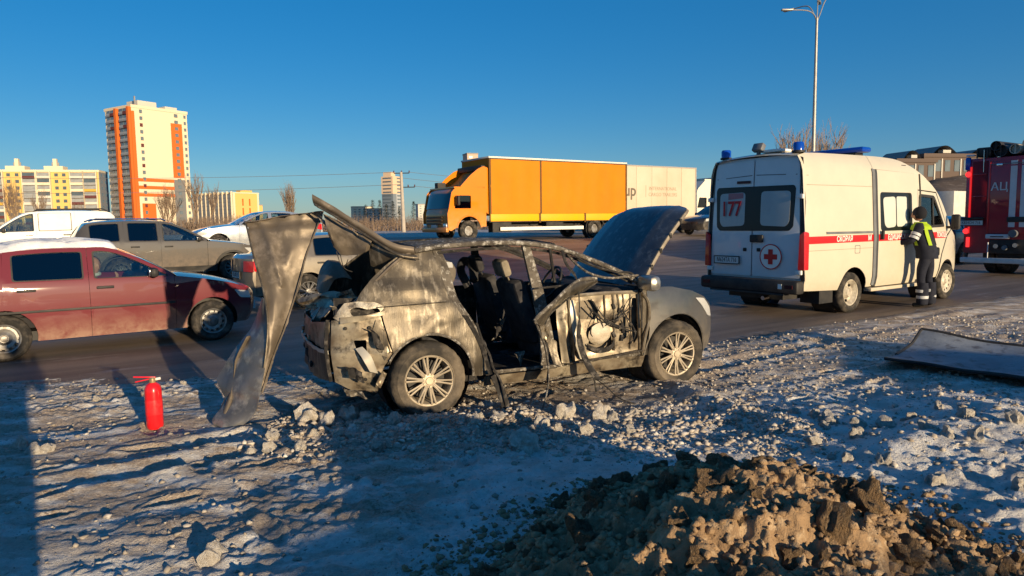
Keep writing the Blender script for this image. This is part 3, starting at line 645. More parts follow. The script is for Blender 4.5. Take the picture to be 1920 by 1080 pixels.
# dent and crease lip along the shoulder, wheel arch lip, door jamb edge
G().tube([(x, -WY(x, .965) - .004, .965 + .02 * (x + .3)) for x in np.linspace(-.42, .16, 10)], .009, 6, flat=.5).build('crease_line', SCORCH, qp)
G().tube([(.388 * math.cos(R(t)), -WY(.388 * math.cos(R(t)), .33 + .388 * math.sin(R(t))) + .006, .33 + .388 * math.sin(R(t))) for t in range(0, 156, 6)], .011, 6).build('arch_lip', ASH, qp)
ribbon('door_jamb', [(.11, -.66, 1.40), (.155, -.72, 1.2), (.20, -.80, 1.0), (.31, -.82, .83), (.41, -.83, .66), (.475, -.82, .48), (.47, -.81, .32)], [(.20, -.60, 1.40), (.26, -.66, 1.2), (.30, -.71, 1.0), (.41, -.73, .82), (.50, -.74, .65), (.55, -.74, .48), (.55, -.73, .30)], ASH, a=.012)
ribbon('torn_jamb_edge', [(.30, -.83, .86), (.40, -.84, .68), (.47, -.85, .50), (.50, -.87, .38), (.53, -.86, .30)], [(.34, -.85, .85), (.43, -.86, .68), (.495, -.87, .52), (.54, -.89, .38), (.62, -.89, .27)], SOOT, a=.015)
# rear corner with its pressed flange, lamp opening, valance, beam
corner = [(-.30, .575), (-.335, .70), (-.37, .84), (-.40, .915), (-.60, .875), (-.75, .86), (-.765, .60), (-.74, .36), (-.62, .29), (-.42, .275), (-.40, .40), (-.365, .49)]
chole = rnd([(-.60, .70), (-.50, .70), (-.50, .60), (-.55, .54), (-.58, .62)], .02)
cp = wp('rear_corner', [corner, chole], PRIMER, off=-.035, a=.022, f=7)
wp('corner_flange', [[(-.325, .60), (-.39, .86), (-.43, .86), (-.47, .74), (-.43, .62), (-.37, .53)]], SCORCH, off=-.018, a=.012, f=8, parent=cp)
ribbon('bent_bracket', [(-.60, -.80, .64), (-.55, -.86, .56), (-.50, -.86, .46)], [(-.55, -.83, .66), (-.49, -.88, .58), (-.44, -.87, .44)], mat('pale torn steel', (.52, .48, .40), .4, .4), cp)
sock = [(-.66, 1.0), (-.50, 1.02), (-.38, 1.005), (-.345, .96), (-.39, .925), (-.50, .90), (-.62, .87), (-.71, .86), (-.745, .885), (-.71, .94)]
shole = rnd([(-.625, .945), (-.585, .97), (-.54, .965), (-.49, .946), (-.41, .96), (-.385, .925), (-.435, .90), (-.50, .882), (-.575, .888), (-.615, .905)], .02)
sp = wp('lamp_socket', [sock, shole], mat('pale bubbled steel', (.50, .46, .38), .45, .35, c2=(.30, .25, .19), scale=12, c3=(.08, .07, .06), s3=10, bump=.4, bscale=30), off=-.012, a=.012, f=9)
wp('lamp_recess', [[(-.72, 1.03), (-.33, 1.03), (-.33, .83), (-.72, .83)]], SOOT, off=-.12)
wp('lamp_bracket', [[(-.70, .89), (-.52, .905), (-.36, .93), (-.36, .90), (-.50, .865), (-.70, .84)]], PRIMER, off=.004, a=.02, f=14, parent=sp)
def rx(y): return -.80 + .12 * abs(y / .72) ** 3
def rear(nm, poly, m, off=0.0, a=.012, f=7, holes=[]): return panel(nm, [poly] + holes, lambda y, z: (rx(y) - off + crum(y, z, 2, a, f), y, z), m, wreck, .05, .006)
rv = rear('rear_valance', [(-.62, .615), (.74, .63), (.73, .80), (.30, .83), (-.20, .80), (-.62, .845)], PRIMER, .03, .02)
rear('valance_flange', [(-.63, .585), (.76, .605), (.76, .63), (-.63, .615)], mat('bright bent edge', (.55, .52, .46), .35, .5), .06, .015)
bb = rear('bumper_beam', [(-.62, .36), (-.3, .345), (.3, .37), (.70, .42), (.76, .60), (-.62, .582)], SCORCH, .05, .014, 5, [rnd([(.02, .46), (.09, .46), (.09, .40), (.02, .40)], .02), rnd([(.02, .55), (.09, .55), (.09, .49), (.02, .49)], .02)])
G().span((-.74, .3 - .2, .28), (-.3, .62, .36)).build('exhaust_box', SOOT, wreck)
ribbon('underbody_tray', [(-.72, -.5, .34), (-.70, -.3, .30), (-.66, .0, .29)], [(-.60, -.52, .27), (-.55, -.3, .25), (-.5, .0, .27)], ASH, a=.03)
# tailgate opening: frame edge, parcel area, far side sheets
G().tube(smooth([(.0, -.665, 1.43), (-.20, -.69, 1.33), (-.42, -.72, 1.15), (-.60, -.70, .97), (-.72, -.66, .84)], 4), .022, 8, flat=.7).build('tailgate_frame', SKINM, wreck)
ribbon('inner_frame_sheet', [(.02, -.62, 1.40), (-.20, -.60, 1.27), (-.42, -.58, 1.08), (-.58, -.55, .98)], [(-.05, -.45, 1.30), (-.22, -.42, 1.17), (-.40, -.40, 1.03), (-.62, -.40, .90)], SKINM, a=.02)
ribbon('boot_side_lining', [(-.651, .80, 1.00), (-.607, .80, 1.185), (-.531, .78, 1.28), (-.429, .66, 1.27)], [(-.60, .56, .94), (-.54, .54, 1.06), (-.48, .50, 1.12), (-.36, .46, 1.10)], SKINM, a=.03, bulge=.04)
ribbon('boot_floor_debris', [(-.86, .55, .93), (-.70, .35, 1.00), (-.55, .15, 1.02), (-.46, -.02, 1.06)], [(-.80, .45, .84), (-.66, .22, .86), (-.52, .05, .90), (-.42, -.10, .93)], PRIMER, a=.05, f=11)
ribbon('latch_panel', [(-.83, .40, .66), (-.76, .26, .78), (-.70, .12, .90), (-.64, .02, .96)], [(-.80, .20, .66), (-.75, .06, .76), (-.70, -.04, .85), (-.62, -.10, .93)], PRIMER, a=.02, f=9)
ribbon('latch_panel', [(-.82, .62, .64), (-.80, .50, .75), (-.74, .42, .86)], [(-.82, .42, .64), (-.78, .33, .76), (-.72, .26, .88)], SCORCH, a=.02, f=9)
fl = G().span((-.70, -.66, .50), (.5, .66, .56)); fl.span((.3, -.72, .26), (2.1, .72, .31)); fl.span((-.70, -.5, .56), (-.1, .55, .70), .04); fl.build('floor_pan', SOOT, wreck)
for i in range(16):
    x, y = random.uniform(-.70, .05), random.uniform(-.45, .7); q = [Vector((x + random.uniform(-.1, .1), y + random.uniform(-.1, .1), random.uniform(.72, .95))) for _ in range(4)]
    ribbon('burnt_lining_scrap', [q[0], (q[0] + q[1]) / 2, q[1]], [q[2], (q[2] + q[3]) / 2, q[3]], random.choice([SOOT, SOOT, ASH, SCORCH]), a=.05, f=9, nv=5, k=3)
# more torn pressed steel round the rear corner
G().tube(smooth([(-.775, -.60, .86), (-.80, -.62, .62), (-.77, -.62, .36)], 4), .016, 6).build('corner_seam', SOOT, wreck)
for a, b, c, d, m in (((-.74, -.60, .99), (-.66, -.66, .93), (-.70, -.56, .86), (-.60, -.70, .86), PRIMER), ((-.80, -.30, .84), (-.78, -.50, .88), (-.74, -.28, .93), (-.70, -.52, .97), SKINM), ((-.82, -.10, .80), (-.80, .12, .84), (-.74, -.08, .92), (-.72, .10, .90), SCORCH), ((-.68, -.84, .52), (-.56, -.87, .47), (-.66, -.83, .42), (-.54, -.86, .38), SOOT), ((-.50, -.87, .82), (-.42, -.87, .74), (-.46, -.86, .68), (-.38, -.86, .62), SOOT), ((-.70, -.82, .34), (-.56, -.86, .31), (-.68, -.80, .27), (-.52, -.85, .25), ASH), ((-.46, -.88, .36), (-.40, -.88, .46), (-.42, -.86, .32), (-.36, -.86, .44), PRIMER)):
    a, b, c, d = map(Vector, (a, b, c, d)); ribbon('torn_bracket', [a, (a + b) / 2, b], [c, (c + d) / 2, d], m, a=.03, f=13, nv=6)
for k in range(10):
    q = random.uniform(-.5, .6); z = random.uniform(.38, .8); G().box((rx(q) - random.uniform(.03, .07), q, z), (.02, random.uniform(.03, .12), random.uniform(.02, .06)), (random.uniform(-.4, .4), 0, random.uniform(-.3, .3)), .004).build('bent_clip', random.choice([SOOT, PRIMER, SOOT]), wreck)
for x, z, r_ in ((-.48, .80, .016), (-.42, .70, .012), (-.60, .46, .018), (-.52, .38, .014), (-.66, .80, .014)): G().lathe([(0, -.004), (r_, -.004), (r_, .01)], (x, -WY(x, z) + .026, z), 'Y', 10).build('bolt_hole', SOOT, cp)
# peeled tailgate: spar, hanging outer skin with its folded back half, torn scraps
SPAR = [(-.811, -.356, 1.844), (-.70, -.40, 1.775), (-.606, -.447, 1.71), (-.376, -.582, 1.54), (-.223, -.672, 1.437), (-.06, -.71, 1.40)]
spar = ribbon('tailgate_spar', [(x - .01, y, z + .035) for x, y, z in SPAR], [(x + .015, y + .06, z - .055) for x, y, z in SPAR], SKINM, bulge=.035, a=.008, th=.035)
ribbon('spar_flange', [(x, y - .03, z - .035) for x, y, z in SPAR], [(x + .02, y - .05, z - .075) for x, y, z in SPAR], SCORCH, spar, a=.008, bulge=.01)
SH_L = [(-1.319, .069, 1.651), (-1.306, .008, 1.552), (-1.274, -.125, 1.331), (-1.238, -.223, 1.157), (-1.222, -.275, 1.05), (-1.213, -.351, .838), (-1.233, -.388, .648), (-1.262, -.404, .478), (-1.283, -.409, .371), (-1.3, -.413, .286)]
SH_R = [(-.705, -.153, 1.743), (-.777, -.176, 1.58), (-.87, -.208, 1.365), (-.937, -.255, 1.145), (-.988, -.278, 1.015), (-1.079, -.322, .78), (-1.156, -.349, .613), (-1.215, -.376, .468), (-1.254, -.397, .365), (-1.288, -.416, .276)]
BK_L = [(-1.225, -.136, 1.033), (-1.303, .065, .775), (-1.39, .082, .655), (-1.459, .092, .567), (-1.542, .083, .437), (-1.607, .071, .321), (-1.553, -.12, .188), (-1.664, -.22, .05), (-1.583, -.30, -.03)]
BK_R = [(-1.217, -.262, 1.043), (-1.204, -.335, .829), (-1.229, -.372, .64), (-1.257, -.391, .475), (-1.287, -.411, .332), (-1.312, -.42, .251), (-1.342, -.43, .142), (-1.419, -.43, .051), (-1.556, -.40, -.03)]
def skin_fn():
    SA, SB = smooth(SH_L, 6), smooth(SH_R, 6); n = len(SA) - 1
    def fn(u, v):
        i = int(round(u * n)); p = np.array(SA[i]) * (1 - v) + np.array(SB[i]) * v
        d = .05 * math.sin(math.pi * v) * (1 - u)                                   # belly of the sheet
        d += .022 * math.exp(-((v - .16 - u * 1.1) / .06) ** 2) * (u < .36)       # diagonal crease
        d += .022 * math.exp(-((u - .10) / .018) ** 2) - .014 * math.exp(-((u - .05) / .02) ** 2)   # pressed ribs across the top
        d -= .025 * math.exp(-((v - .8) / .16) ** 2) * u                             # gutter down the free edge
        d += crum(*p, .016, 3.2) + crum(*p, .006, 11) - .05 * abs(noise.noise((p[0] * 3 + 4, p[2] * 2.2, 1))) - .03 * abs(noise.noise((p[0] * 7, p[2] * 4, 7)))
        jag = .016 * noise.noise((p[2] * 14, 0, 2)) + .010 * noise.noise((p[2] * 37, 0, 5)) if v in (0.0, 1.0) else 0.0
        return (p[0] - .3 * d + jag, p[1] - d, p[2] + (.022 * noise.noise((v * 9, 0, 3)) + .012 * noise.noise((v * 31, 0, 3))) * (u < .02))
    return fn, n
fn, n_ = skin_fn(); me = G().grid(fn, n_, 26).mesh('hanging_skin', None); bm = bmesh.new(); bm.from_mesh(me); thicken(bm, .007); bm.to_mesh(me); bm.free(); me.shade_smooth(); me.set_sharp_from_angle(angle=R(45))
hs_ = link('hanging_skin', me, SKINM, wreck); tag(hs_, 'peeled tailgate skin hanging to the ground')
bk = ribbon('folded_skin', BK_L, BK_R, mat('inner tailgate face', (.17, .165, .165), .4, .5, c2=(.10, .10, .10), scale=4, c3=(.30, .28, .25), s3=6), nv=12, bulge=.03, a=.02, k=6)
ribbon('fold_rib', [(-1.36, -.03, .70), (-1.46, .0, .50), (-1.50, -.10, .30), (-1.58, -.22, .12)], [(-1.33, -.06, .70), (-1.43, -.04, .50), (-1.46, -.14, .30), (-1.52, -.25, .10)], SKINM, bk, bulge=.04, a=.01)
ribbon('fold_rib', [(-1.56, .06, .32), (-1.55, -.06, .22), (-1.64, -.20, .06)], [(-1.50, .0, .33), (-1.50, -.12, .2), (-1.58, -.24, .05)], SKINM, bk, bulge=.02, a=.01)
G().tube(smooth(SH_L[:8], 5), .008, 6).build('rolled_edge', SCORCH, hs_); G().tube(smooth(SH_R, 5), .007, 6).build('rolled_edge', SKINM, hs_)
ribbon('torn_top_lip', [(-1.33, .06, 1.66), (-1.15, -.02, 1.69), (-.95, -.10, 1.72), (-.72, -.17, 1.75)], [(-1.30, .16, 1.62), (-1.13, .10, 1.66), (-.94, .02, 1.70), (-.70, -.05, 1.74)], SKINM, hs_, a=.03, f=8, bulge=-.03)
ribbon('torn_scrap', [(-.723, -.286, 1.722), (-.62, -.33, 1.66), (-.50, -.39, 1.585), (-.36, -.50, 1.51)], [(-.669, -.255, 1.52), (-.60, -.285, 1.378), (-.49, -.34, 1.37), (-.375, -.44, 1.42)], SKINM, a=.035, f=6, bulge=.03)
ribbon('torn_scrap', [(-.39, -.445, 1.53), (-.28, -.53, 1.465), (-.18, -.60, 1.41), (-.08, -.66, 1.37)], [(-.36, -.40, 1.28), (-.28, -.45, 1.235), (-.21, -.53, 1.26), (-.12, -.60, 1.31)], SCORCH, a=.02, f=5, bulge=.03)
ribbon('torn_scrap', [(-.76, -.22, 1.70), (-.72, -.25, 1.64), (-.66, -.28, 1.60)], [(-.70, -.2, 1.66), (-.66, -.22, 1.60), (-.60, -.25, 1.55)], ASH, a=.03)
G().tube(smooth([(-.63, -.29, 1.40), (-.60, -.28, 1.30), (-.56, -.26, 1.27), (-.53, -.27, 1.33)], 5), .004, 5).build('wire', SOOT, wreck)
G().tube(smooth([(-.60, -.29, 1.38), (-.57, -.28, 1.26), (-.50, -.28, 1.22)], 5), .004, 5).build('wire', SOOT, wreck)
# roof, rails, pillars
rs = [(-.04, 1.425, .66, .03, 0), (.3, 1.47, .665, .035, 0), (.7, 1.485, .665, .035, 0), (1.0, 1.475, .665, .035, 0), (1.26, 1.43, .68, .03, 0)]
def roof_fn(u, v):
    S = smooth(rs, 10); x, z, w_, c, _ = S[int(round(u * (len(S) - 1)))]; q = v * 2 - 1
    return (x + crum(x, q, 3, .01), q * w_, z - c * abs(q) ** 2.2 + crum(x, q, 1, .016, 3) + crum(x, q, 2, .006, 14))
me = G().grid(roof_fn, 40, 30).mesh('roof', None); bm = bmesh.new(); bm.from_mesh(me); thicken(bm, .008); bm.to_mesh(me); bm.free(); me.shade_smooth(); link('roof', me, ASH, wreck)
RAIL = [(-.06, .675, 1.40), (.12, .675, 1.425), (.5, .672, 1.448), (.9, .672, 1.442), (1.26, .69, 1.39), (1.65, .745, 1.25), (2.0, .80, 1.09), (2.13, .82, .99)]
for s in (-1, 1):
    G().tube(smooth([(x, s * y, z) for x, y, z in RAIL], 5), .034, 10, flat=.75).build('roof_rail', ASH if s < 0 else SOOT, wreck)
    G().tube(smooth([(x + .03, s * (y - .035), z - .05) for x, y, z in RAIL[:7]], 5), .014, 6).build('door_seal', SOOT, wreck)
    ribbon('b_pillar', [(.94, s * .66, 1.43), (.97, s * .71, 1.2), (1.0, s * .76, .97), (1.05, s * .78, .6), (1.06, s * .77, .30)], [(1.01, s * .66, 1.43), (1.06, s * .71, 1.2), (1.11, s * .76, .97), (1.18, s * .78, .6), (1.22, s * .77, .30)], ASH if s < 0 else SOOT, a=.01, th=.03)
    G().tube([(2.14, s * .80, 1.0), (2.14, s * .80, .35)], .04, 8).build('door_hinge_pillar', SCORCH, wreck)
G().tube([(1.25, -.66, 1.405), (1.28, 0, 1.435), (1.25, .66, 1.405)], .03, 8).build('windscreen_header', SOOT, wreck)
G().tube([(-.04, -.66, 1.405), (-.02, 0, 1.43), (-.04, .66, 1.405)], .03, 8).build('rear_header', SOOT, wreck)
lq = [(.03, 1.44), (-.2, 1.36), (-.45, 1.17), (-.58, 1.0), (-.72, .86), (-.74, .36), (-.40, .28)] + [q[:2] for q in arch(0, .33, .385, 180, 0, 14)] + [(.42, .3), (.47, .3), (.45, .7), (.2, 1.0), (.16, 1.38)]
wp('rear_quarter', [lq], SCORCH, s=1, step=.1)
wp('rear_door', [[(.46, .30), (1.08, .30), (1.05, .95), (.2, .95), (.44, .7)]], SOOT, s=1, step=.1); wp('front_door', [[(1.09, .30), (2.10, .30), (2.10, .96), (1.06, .95)]], SOOT, s=1, step=.1)
G().tube([(.22, .69, .97), (.32, .70, 1.15), (.42, .675, 1.40)], .02, 6).build('window_post', SOOT, wreck)
# sill and stripped front door
wp('sill', [[(.48, .215), (2.12, .235), (2.13, .345), (1.25, .345), (1.2, .31), (.50, .30)]], PRIMER, off=-.0, a=.008)
G().tube([(.5, -.80, .335), (1.2, -.80, .33), (2.1, -.80, .36)], .016, 6).build('sill_flange', ASH, wreck)
fd = [(1.27, .33), (2.10, .37), (2.12, .60), (2.10, .955), (1.60, .965), (1.33, .95), (1.25, .75)]
holes = [rnd([(1.40, .90), (1.58, .91), (1.64, .80), (1.62, .72), (1.42, .74)], .03), rnd([(1.52, .52), (1.60, .62), (1.76, .60), (1.80, .46), (1.66, .40), (1.54, .43)], .05), rnd([(1.88, .72), (1.96, .74), (1.97, .56), (1.90, .50), (1.86, .58)], .03), rnd([(2.0, .90), (2.06, .90), (2.07, .52), (2.02, .46), (1.99, .6)], .02)]
door = panel('front_door', [fd] + holes, lambda x, z: (x, -.795 + crum(x, z, 1, .012, 6), z), PRIMER, wreck, .04, .006); tag(door, 'stripped front door showing bare inner frame')
wp('door_inside', [[(1.30, .34), (2.10, .38), (2.10, .95), (1.30, .94)]], mat('burnt door back', (.07, .058, .045), .7, c2=(.20, .165, .12), scale=9), off=-.10)
for x0, x1, z0, z1, r_ in ((1.32, 1.37, .95, .36, .022), (1.70, 1.72, .95, .62, .012), (1.79, 1.80, .95, .42, .015), (1.98, 1.98, .95, .42, .012), (2.07, 2.09, .95, .40, .02), (1.84, 1.85, .95, .75, .008), (1.90, 1.91, .95, .76, .008)):
    G().tube(smooth([(x0, -.81, z0), ((x0 + x1) / 2 + random.uniform(-.01, .01), -.82, (z0 + z1) / 2), (x1, -.815, z1)], 4), r_, 6, flat=.6).build('door_rib', PRIMER, door)
G().tube([(1.30, -.81, .955), (1.7, -.82, .965), (2.1, -.815, .955)], .018, 6).build('door_top_rail', PRIMER, door)
G().tube([(1.28, -.84, .345), (1.7, -.85, .365), (2.12, -.845, .40)], .018, 8, flat=.6).build('door_bottom_edge', SCORCH, door)
G().tube(smooth([(2.09, -.83, .96), (2.16, -.84, .86), (2.17, -.845, .70), (2.12, -.85, .52), (2.10, -.84, .38)], 4), .024, 8, flat=.7).build('door_hinge_edge', PRIMER, door)
sk = G().lathe([(0, -.03), (.06, -.035), (.10, -.02), (.125, .0), (.14, .012)], (0, 0, 0), 'Y', 24); sk.build('speaker_cover', mat('pale crushed cover', (.58, .52, .42), .5, c2=(.42, .35, .26), scale=9, bump=.5, bscale=30), door, 60, loc=(1.66, -.815, .585), rot=(.3, .2, .3), scl=(1.1, 1, .8))
ribbon('charred_trim', [(1.50, -.83, .52), (1.60, -.84, .47), (1.72, -.84, .47), (1.80, -.83, .53)], [(1.52, -.84, .47), (1.60, -.85, .42), (1.72, -.85, .425), (1.79, -.84, .48)], SOOT, door, a=.02, f=14)
for k in range(9):
    a = Vector((random.uniform(1.5, 2.0), -.83, random.uniform(.75, .95))); b = Vector((random.uniform(1.5, 2.05), -.83, random.uniform(.45, .7))); c = (a + b) / 2 + Vector((random.uniform(-.1, .1), -.03, random.uniform(-.1, .05)))
    G().tube(smooth([a, c, b], 6), random.choice([.004, .006, .008]), 5).build('wire', SOOT, door)
for k in range(6): G().box((random.uniform(1.78, 2.08), -.82, random.uniform(.5, .88)), (.03, .03, random.uniform(.04, .10)), (0, random.uniform(-.5, .5), 0), .006).build('window_regulator', SOOT, door)
ribbon('door_rear_edge', [(1.20, -.80, .93), (1.19, -.83, .75), (1.21, -.84, .55), (1.24, -.83, .36)], [(1.29, -.83, .93), (1.27, -.86, .75), (1.27, -.86, .55), (1.31, -.85, .35)], PRIMER, a=.015, f=7)
ribbon('door_rear_edge', [(1.33, -.81, .92), (1.33, -.84, .75), (1.36, -.85, .55), (1.42, -.85, .38)], [(1.37, -.82, .92), (1.38, -.86, .75), (1.42, -.87, .55), (1.48, -.86, .36)], mat('pale torn steel', (.5, .5, .5)), a=.01, f=7)
ribbon('door_rear_edge', [(1.10, -.79, .62), (1.12, -.81, .50), (1.16, -.83, .36)], [(1.20, -.81, .55), (1.20, -.83, .44), (1.24, -.84, .33)], SCORCH, a=.02, f=7)
# bent outer door skin and hanging strips
ST = [(1.584, -.86, 1.108), (1.405, -.90, 1.109), (1.226, -.98, 1.048), (1.052, -1.06, .949), (.879, -1.12, .853), (.819, -1.14, .806)]
SL = [(1.607, -.84, 1.077), (1.455, -.86, 1.003), (1.307, -.88, .96), (1.178, -.92, .895), (1.051, -.96, .823), (.967, -.98, .692)]
dsk = ribbon('torn_door_skin', ST, SL, SCORCH, bulge=.03, a=.022, f=7); tag(dsk, 'door skin torn open and folded outward')
G().tube(smooth(ST, 4), .016, 8).build('skin_edge', ASH, dsk); G().tube(smooth(SL, 4), .010, 6).build('skin_edge', SOOT, dsk)
SE = [(.825, -1.14, .815), (.873, -1.13, .697), (.926, -1.12, .578), (.96, -1.11, .39), (.953, -1.12, .255), (.912, -1.14, .126), (.865, -1.16, .03)]
ribbon('torn_door_skin', SE[:5], [(.97, -.98, .70), (1.04, -.92, .62), (1.08, -.88, .52), (1.08, -.88, .36), (1.04, -.92, .24)], SOOT, bulge=.05, a=.02)
G().tube(smooth(SE + [(.84, -1.175, -.01)], 4), [.014] * 12 + [.010] * 17, 6, flat=.6).build('hanging_strip', ASH, wreck)
ribbon('torn_door_skin', [(.86, -1.13, .80), (.93, -1.10, .76), (1.0, -1.04, .74)], [(.90, -1.12, .66), (.96, -1.08, .62), (1.03, -1.0, .60)], PRIMER, a=.04, f=12)
S1 = [(1.31, -.70, 1.402), (1.309, -.80, 1.246), (1.351, -.90, 1.131), (1.371, -.92, .941), (1.37, -.92, .701), (1.347, -.95, .563), (1.388, -1.0, .375), (1.435, -1.05, .26), (1.467, -1.05, .112)]
G().tube(smooth(S1, 4), [.016] * 8 + [.008] * 8 + [.022] * 12 + [.012] * 5, 6, flat=.5).build('hanging_strip', SOOT, wreck)
ribbon('hanging_strip', [(1.33, -.94, .62), (1.34, -.98, .48), (1.40, -1.02, .34), (1.47, -1.06, .24)], [(1.38, -.94, .62), (1.40, -.98, .47), (1.46, -1.02, .33), (1.52, -1.07, .22)], SOOT, a=.02)
G().tube(smooth([(1.44, -1.03, .25), (1.52, -1.10, .18), (1.60, -1.22, .08), (1.72, -1.3, .03)], 4), .006, 5).build('wire', SOOT, wreck)
G().tube(smooth([(1.348, -.66, 1.39), (1.414, -.74, 1.264), (1.511, -.86, 1.16), (1.683, -.90, 1.111), (1.868, -.88, 1.112), (2.048, -.84, 1.116)], 5), .011, 6).build('loose_door_seal', ASH, wreck)
G().tube(smooth([(1.40, -.70, 1.35), (1.55, -.78, 1.24), (1.8, -.82, 1.16), (2.0, -.82, 1.13), (2.06, -.84, .98), (2.07, -.86, .80), (2.08, -.86, .62)], 5), .010, 6).build('loose_door_seal', SOOT, wreck)
G().tube([(1.20, -.68, 1.43), (1.21, -.70, 1.28), (1.22, -.74, 1.08)], .020, 6, flat=.6).build('window_channel', SCORCH, wreck)
G().tube([(.98, -.80, 1.04), (1.25, -.86, 1.06), (1.42, -.88, 1.08)], .010, 6).build('belt_strip', SOOT, wreck)
RS = [(.418, -.84, .783), (.465, -.86, .622), (.51, -.90, .51), (.53, -.93, .399), (.579, -.96, .299), (.595, -1.0, .177), (.609, -1.02, .065)]
G().tube(smooth(RS, 4), .010, 6).build('hanging_strip', SOOT, wreck)
ribbon('hanging_strip', [(.52, -.91, .34), (.54, -.94, .24), (.57, -.98, .12), (.58, -1.0, .03)], [(.57, -.90, .36), (.61, -.94, .25), (.64, -.98, .14), (.65, -1.01, .06)], SOOT, a=.03)
# front end
fend = [(2.15, .995), (2.45, .985), (2.72, .93), (2.92, .855), (3.04, .76), (3.09, .64), (3.10, .50), (3.06, .36), (2.94, .30), (2.90, .27)] + [q[:2] for q in arch(2.52, .33, .395, -8, 186, 20)] + [(2.13, .26), (2.14, .40), (2.17, .60), (2.16, .82)]
for s in (-1, 1):
    wf = wp('front_fender', [fend], PAINTG, s=s, step=.06, th=.01); wp('headlight', [rnd([(2.76, .86), (2.90, .845), (3.02, .74), (3.06, .64), (2.98, .66), (2.86, .78)], .02)], CLEARLAMP, s=s, off=.006, th=.012)
    G().tube([(2.52 + .397 * math.cos(R(t)), s * WY(2.52 + .397 * math.cos(R(t)), .33 + .397 * math.sin(R(t))), .33 + .397 * math.sin(R(t))) for t in range(-6, 186, 8)], .010, 6).build('arch_lip', PAINTG, wf)
strip('front_bumper', [(3.05, .80, .62, 0, -.13), (3.14, .70, .62, 0, -.16), (3.20, .60, .63, 0, -.18), (3.21, .45, .63, 0, -.19), (3.16, .30, .62, 0, -.20), (3.08, .22, .60, 0, -.18)], PAINTG, wreck, sm=3)
eb = G().span((2.2, -.55, .3), (3.0, .55, .78), .04); eb.box((2.5, .1, .82), (.4, .4, .14), None, .03); eb.build('engine', SOOT, wreck)
da = G().box((2.0, 0, .86), (.5, 1.45, .26), None, .08); da.box((2.18, 0, .96), (.14, 1.5, .10), None, .03); da.build('dashboard', SOOT, wreck)
ha = R(50); HL = 1.10; nu = 14
def hood_fn(u, v):
    q = v * 2 - 1; wd = (.71 - .07 * u - .20 * max(0, u - .78) ** 2 / .0484 * abs(q) ** 2); l = u * HL; k = .055 * math.sin(math.pi * min(1, u * .9 + .05)) - .06 * abs(q) ** 2.5 - .10 * max(0, u - .8) ** 2 / .04
    k += .012 * (math.exp(-((abs(q) - .62) / .05) ** 2)) * u
    return (2.10 + l * math.cos(ha) - k * math.sin(ha), q * wd, 1.0 + l * math.sin(ha) + k * math.cos(ha))
me = G().grid(hood_fn, 24, 28).mesh('bonnet', None); bm = bmesh.new(); bm.from_mesh(me); thicken(bm, .012); bm.to_mesh(me); bm.free(); me.shade_smooth(); me.set_sharp_from_angle(angle=R(50)); hood = link('bonnet', me, HOODM, wreck)
hin = lambda u, v: tuple(np.array(hood_fn(.08 + u * .86, .02 + .96 * v)) + .035 * np.array((math.sin(ha), 0, -math.cos(ha))))
G().grid(hin, 12, 12).build('bonnet_frame', mat('dusty inner bonnet', (.34, .29, .22), .6, .2, c2=(.16, .13, .10), scale=9), hood)
for s in (0.0, 1.0):
    ed = [np.array(hood_fn(u, s)) + .02 * np.array((math.sin(ha), 0, -math.cos(ha))) for u in np.linspace(.15, .93, 10)]
    G().tube(ed, .020, 6).build('bonnet_edge', mat('dusty inner bonnet', (.3, .3, .3)), hood)
    for i in range(1, 9, 2): G().box(tuple(ed[i] + np.array((.0, -.018 if s == 0 else .018, .0))), (.03, .012, .05), (0, -ha + .8, 0), .004).build('edge_slot', SOOT, hood)
G().tube([(2.25, -.50, .95), (2.42, -.52, 1.2)], .010, 6).build('gas_strut', SOOT, hood)
mi = G().box((2.09, -.955, 1.05), (.13, .25, .145), None, .05); mi.box((2.1, -.85, 1.0), (.08, .08, .04), None, .01); mi.build('door_mirror', mat('scuffed chrome', (.50, .48, .44), .28, .8, c2=(.30, .27, .22), scale=12), wreck)
# interior
DUSTY = mat('dusty seat cloth', (.27, .23, .175), .95, c2=(.13, .115, .09), scale=7, bump=.3, bscale=30)
CHAR = mat('charred seat', (.022, .022, .026), .95, c2=(.06, .058, .06), scale=8, bump=.5, bscale=24)
seat(wreck, 1.34, -.36, CHAR, DUSTY, .36, 18, .50); seat(wreck, 1.34, .36, CHAR, CHAR, .36, 16, .50)
0 and ribbon('seat_top_dust', [(.93, -.56, .98), (.90, -.46, 1.05), (.89, -.36, 1.06), (.90, -.26, 1.05), (.93, -.16, .98)], [(.98, -.58, .88), (.84, -.5, .93), (.82, -.36, .93), (.84, -.22, .93), (.98, -.14, .90)], DUSTY, bulge=.05, a=.01)
G().box((.975, -.36, .99), (.135, .42, .11), (0, R(-18), 0), .05).build('seat_top', DUSTY, wreck)
rb = G().box((.36, 0, .50), (.52, 1.25, .18), None, .06); rb.box((.05, .0, .76), (.18, 1.2, .5), (0, R(-20), 0), .06); rb.build('rear_bench', CHAR, wreck)
for y in (-.32, .32): G().tube([(-.02, y - .08, .98), (-.05, y - .09, 1.12), (-.06, y, 1.18), (-.05, y + .09, 1.12), (-.02, y + .08, .98)], .018, 6).build('headrest_wire', SOOT, wreck)
G().tube(smooth([(.78, .30, .98), (.72, .36, 1.14), (.78, .42, 1.24), (.86, .40, 1.18), (.84, .30, 1.04)], 4), .045, 8).build('burnt_headrest', CHAR, wreck)
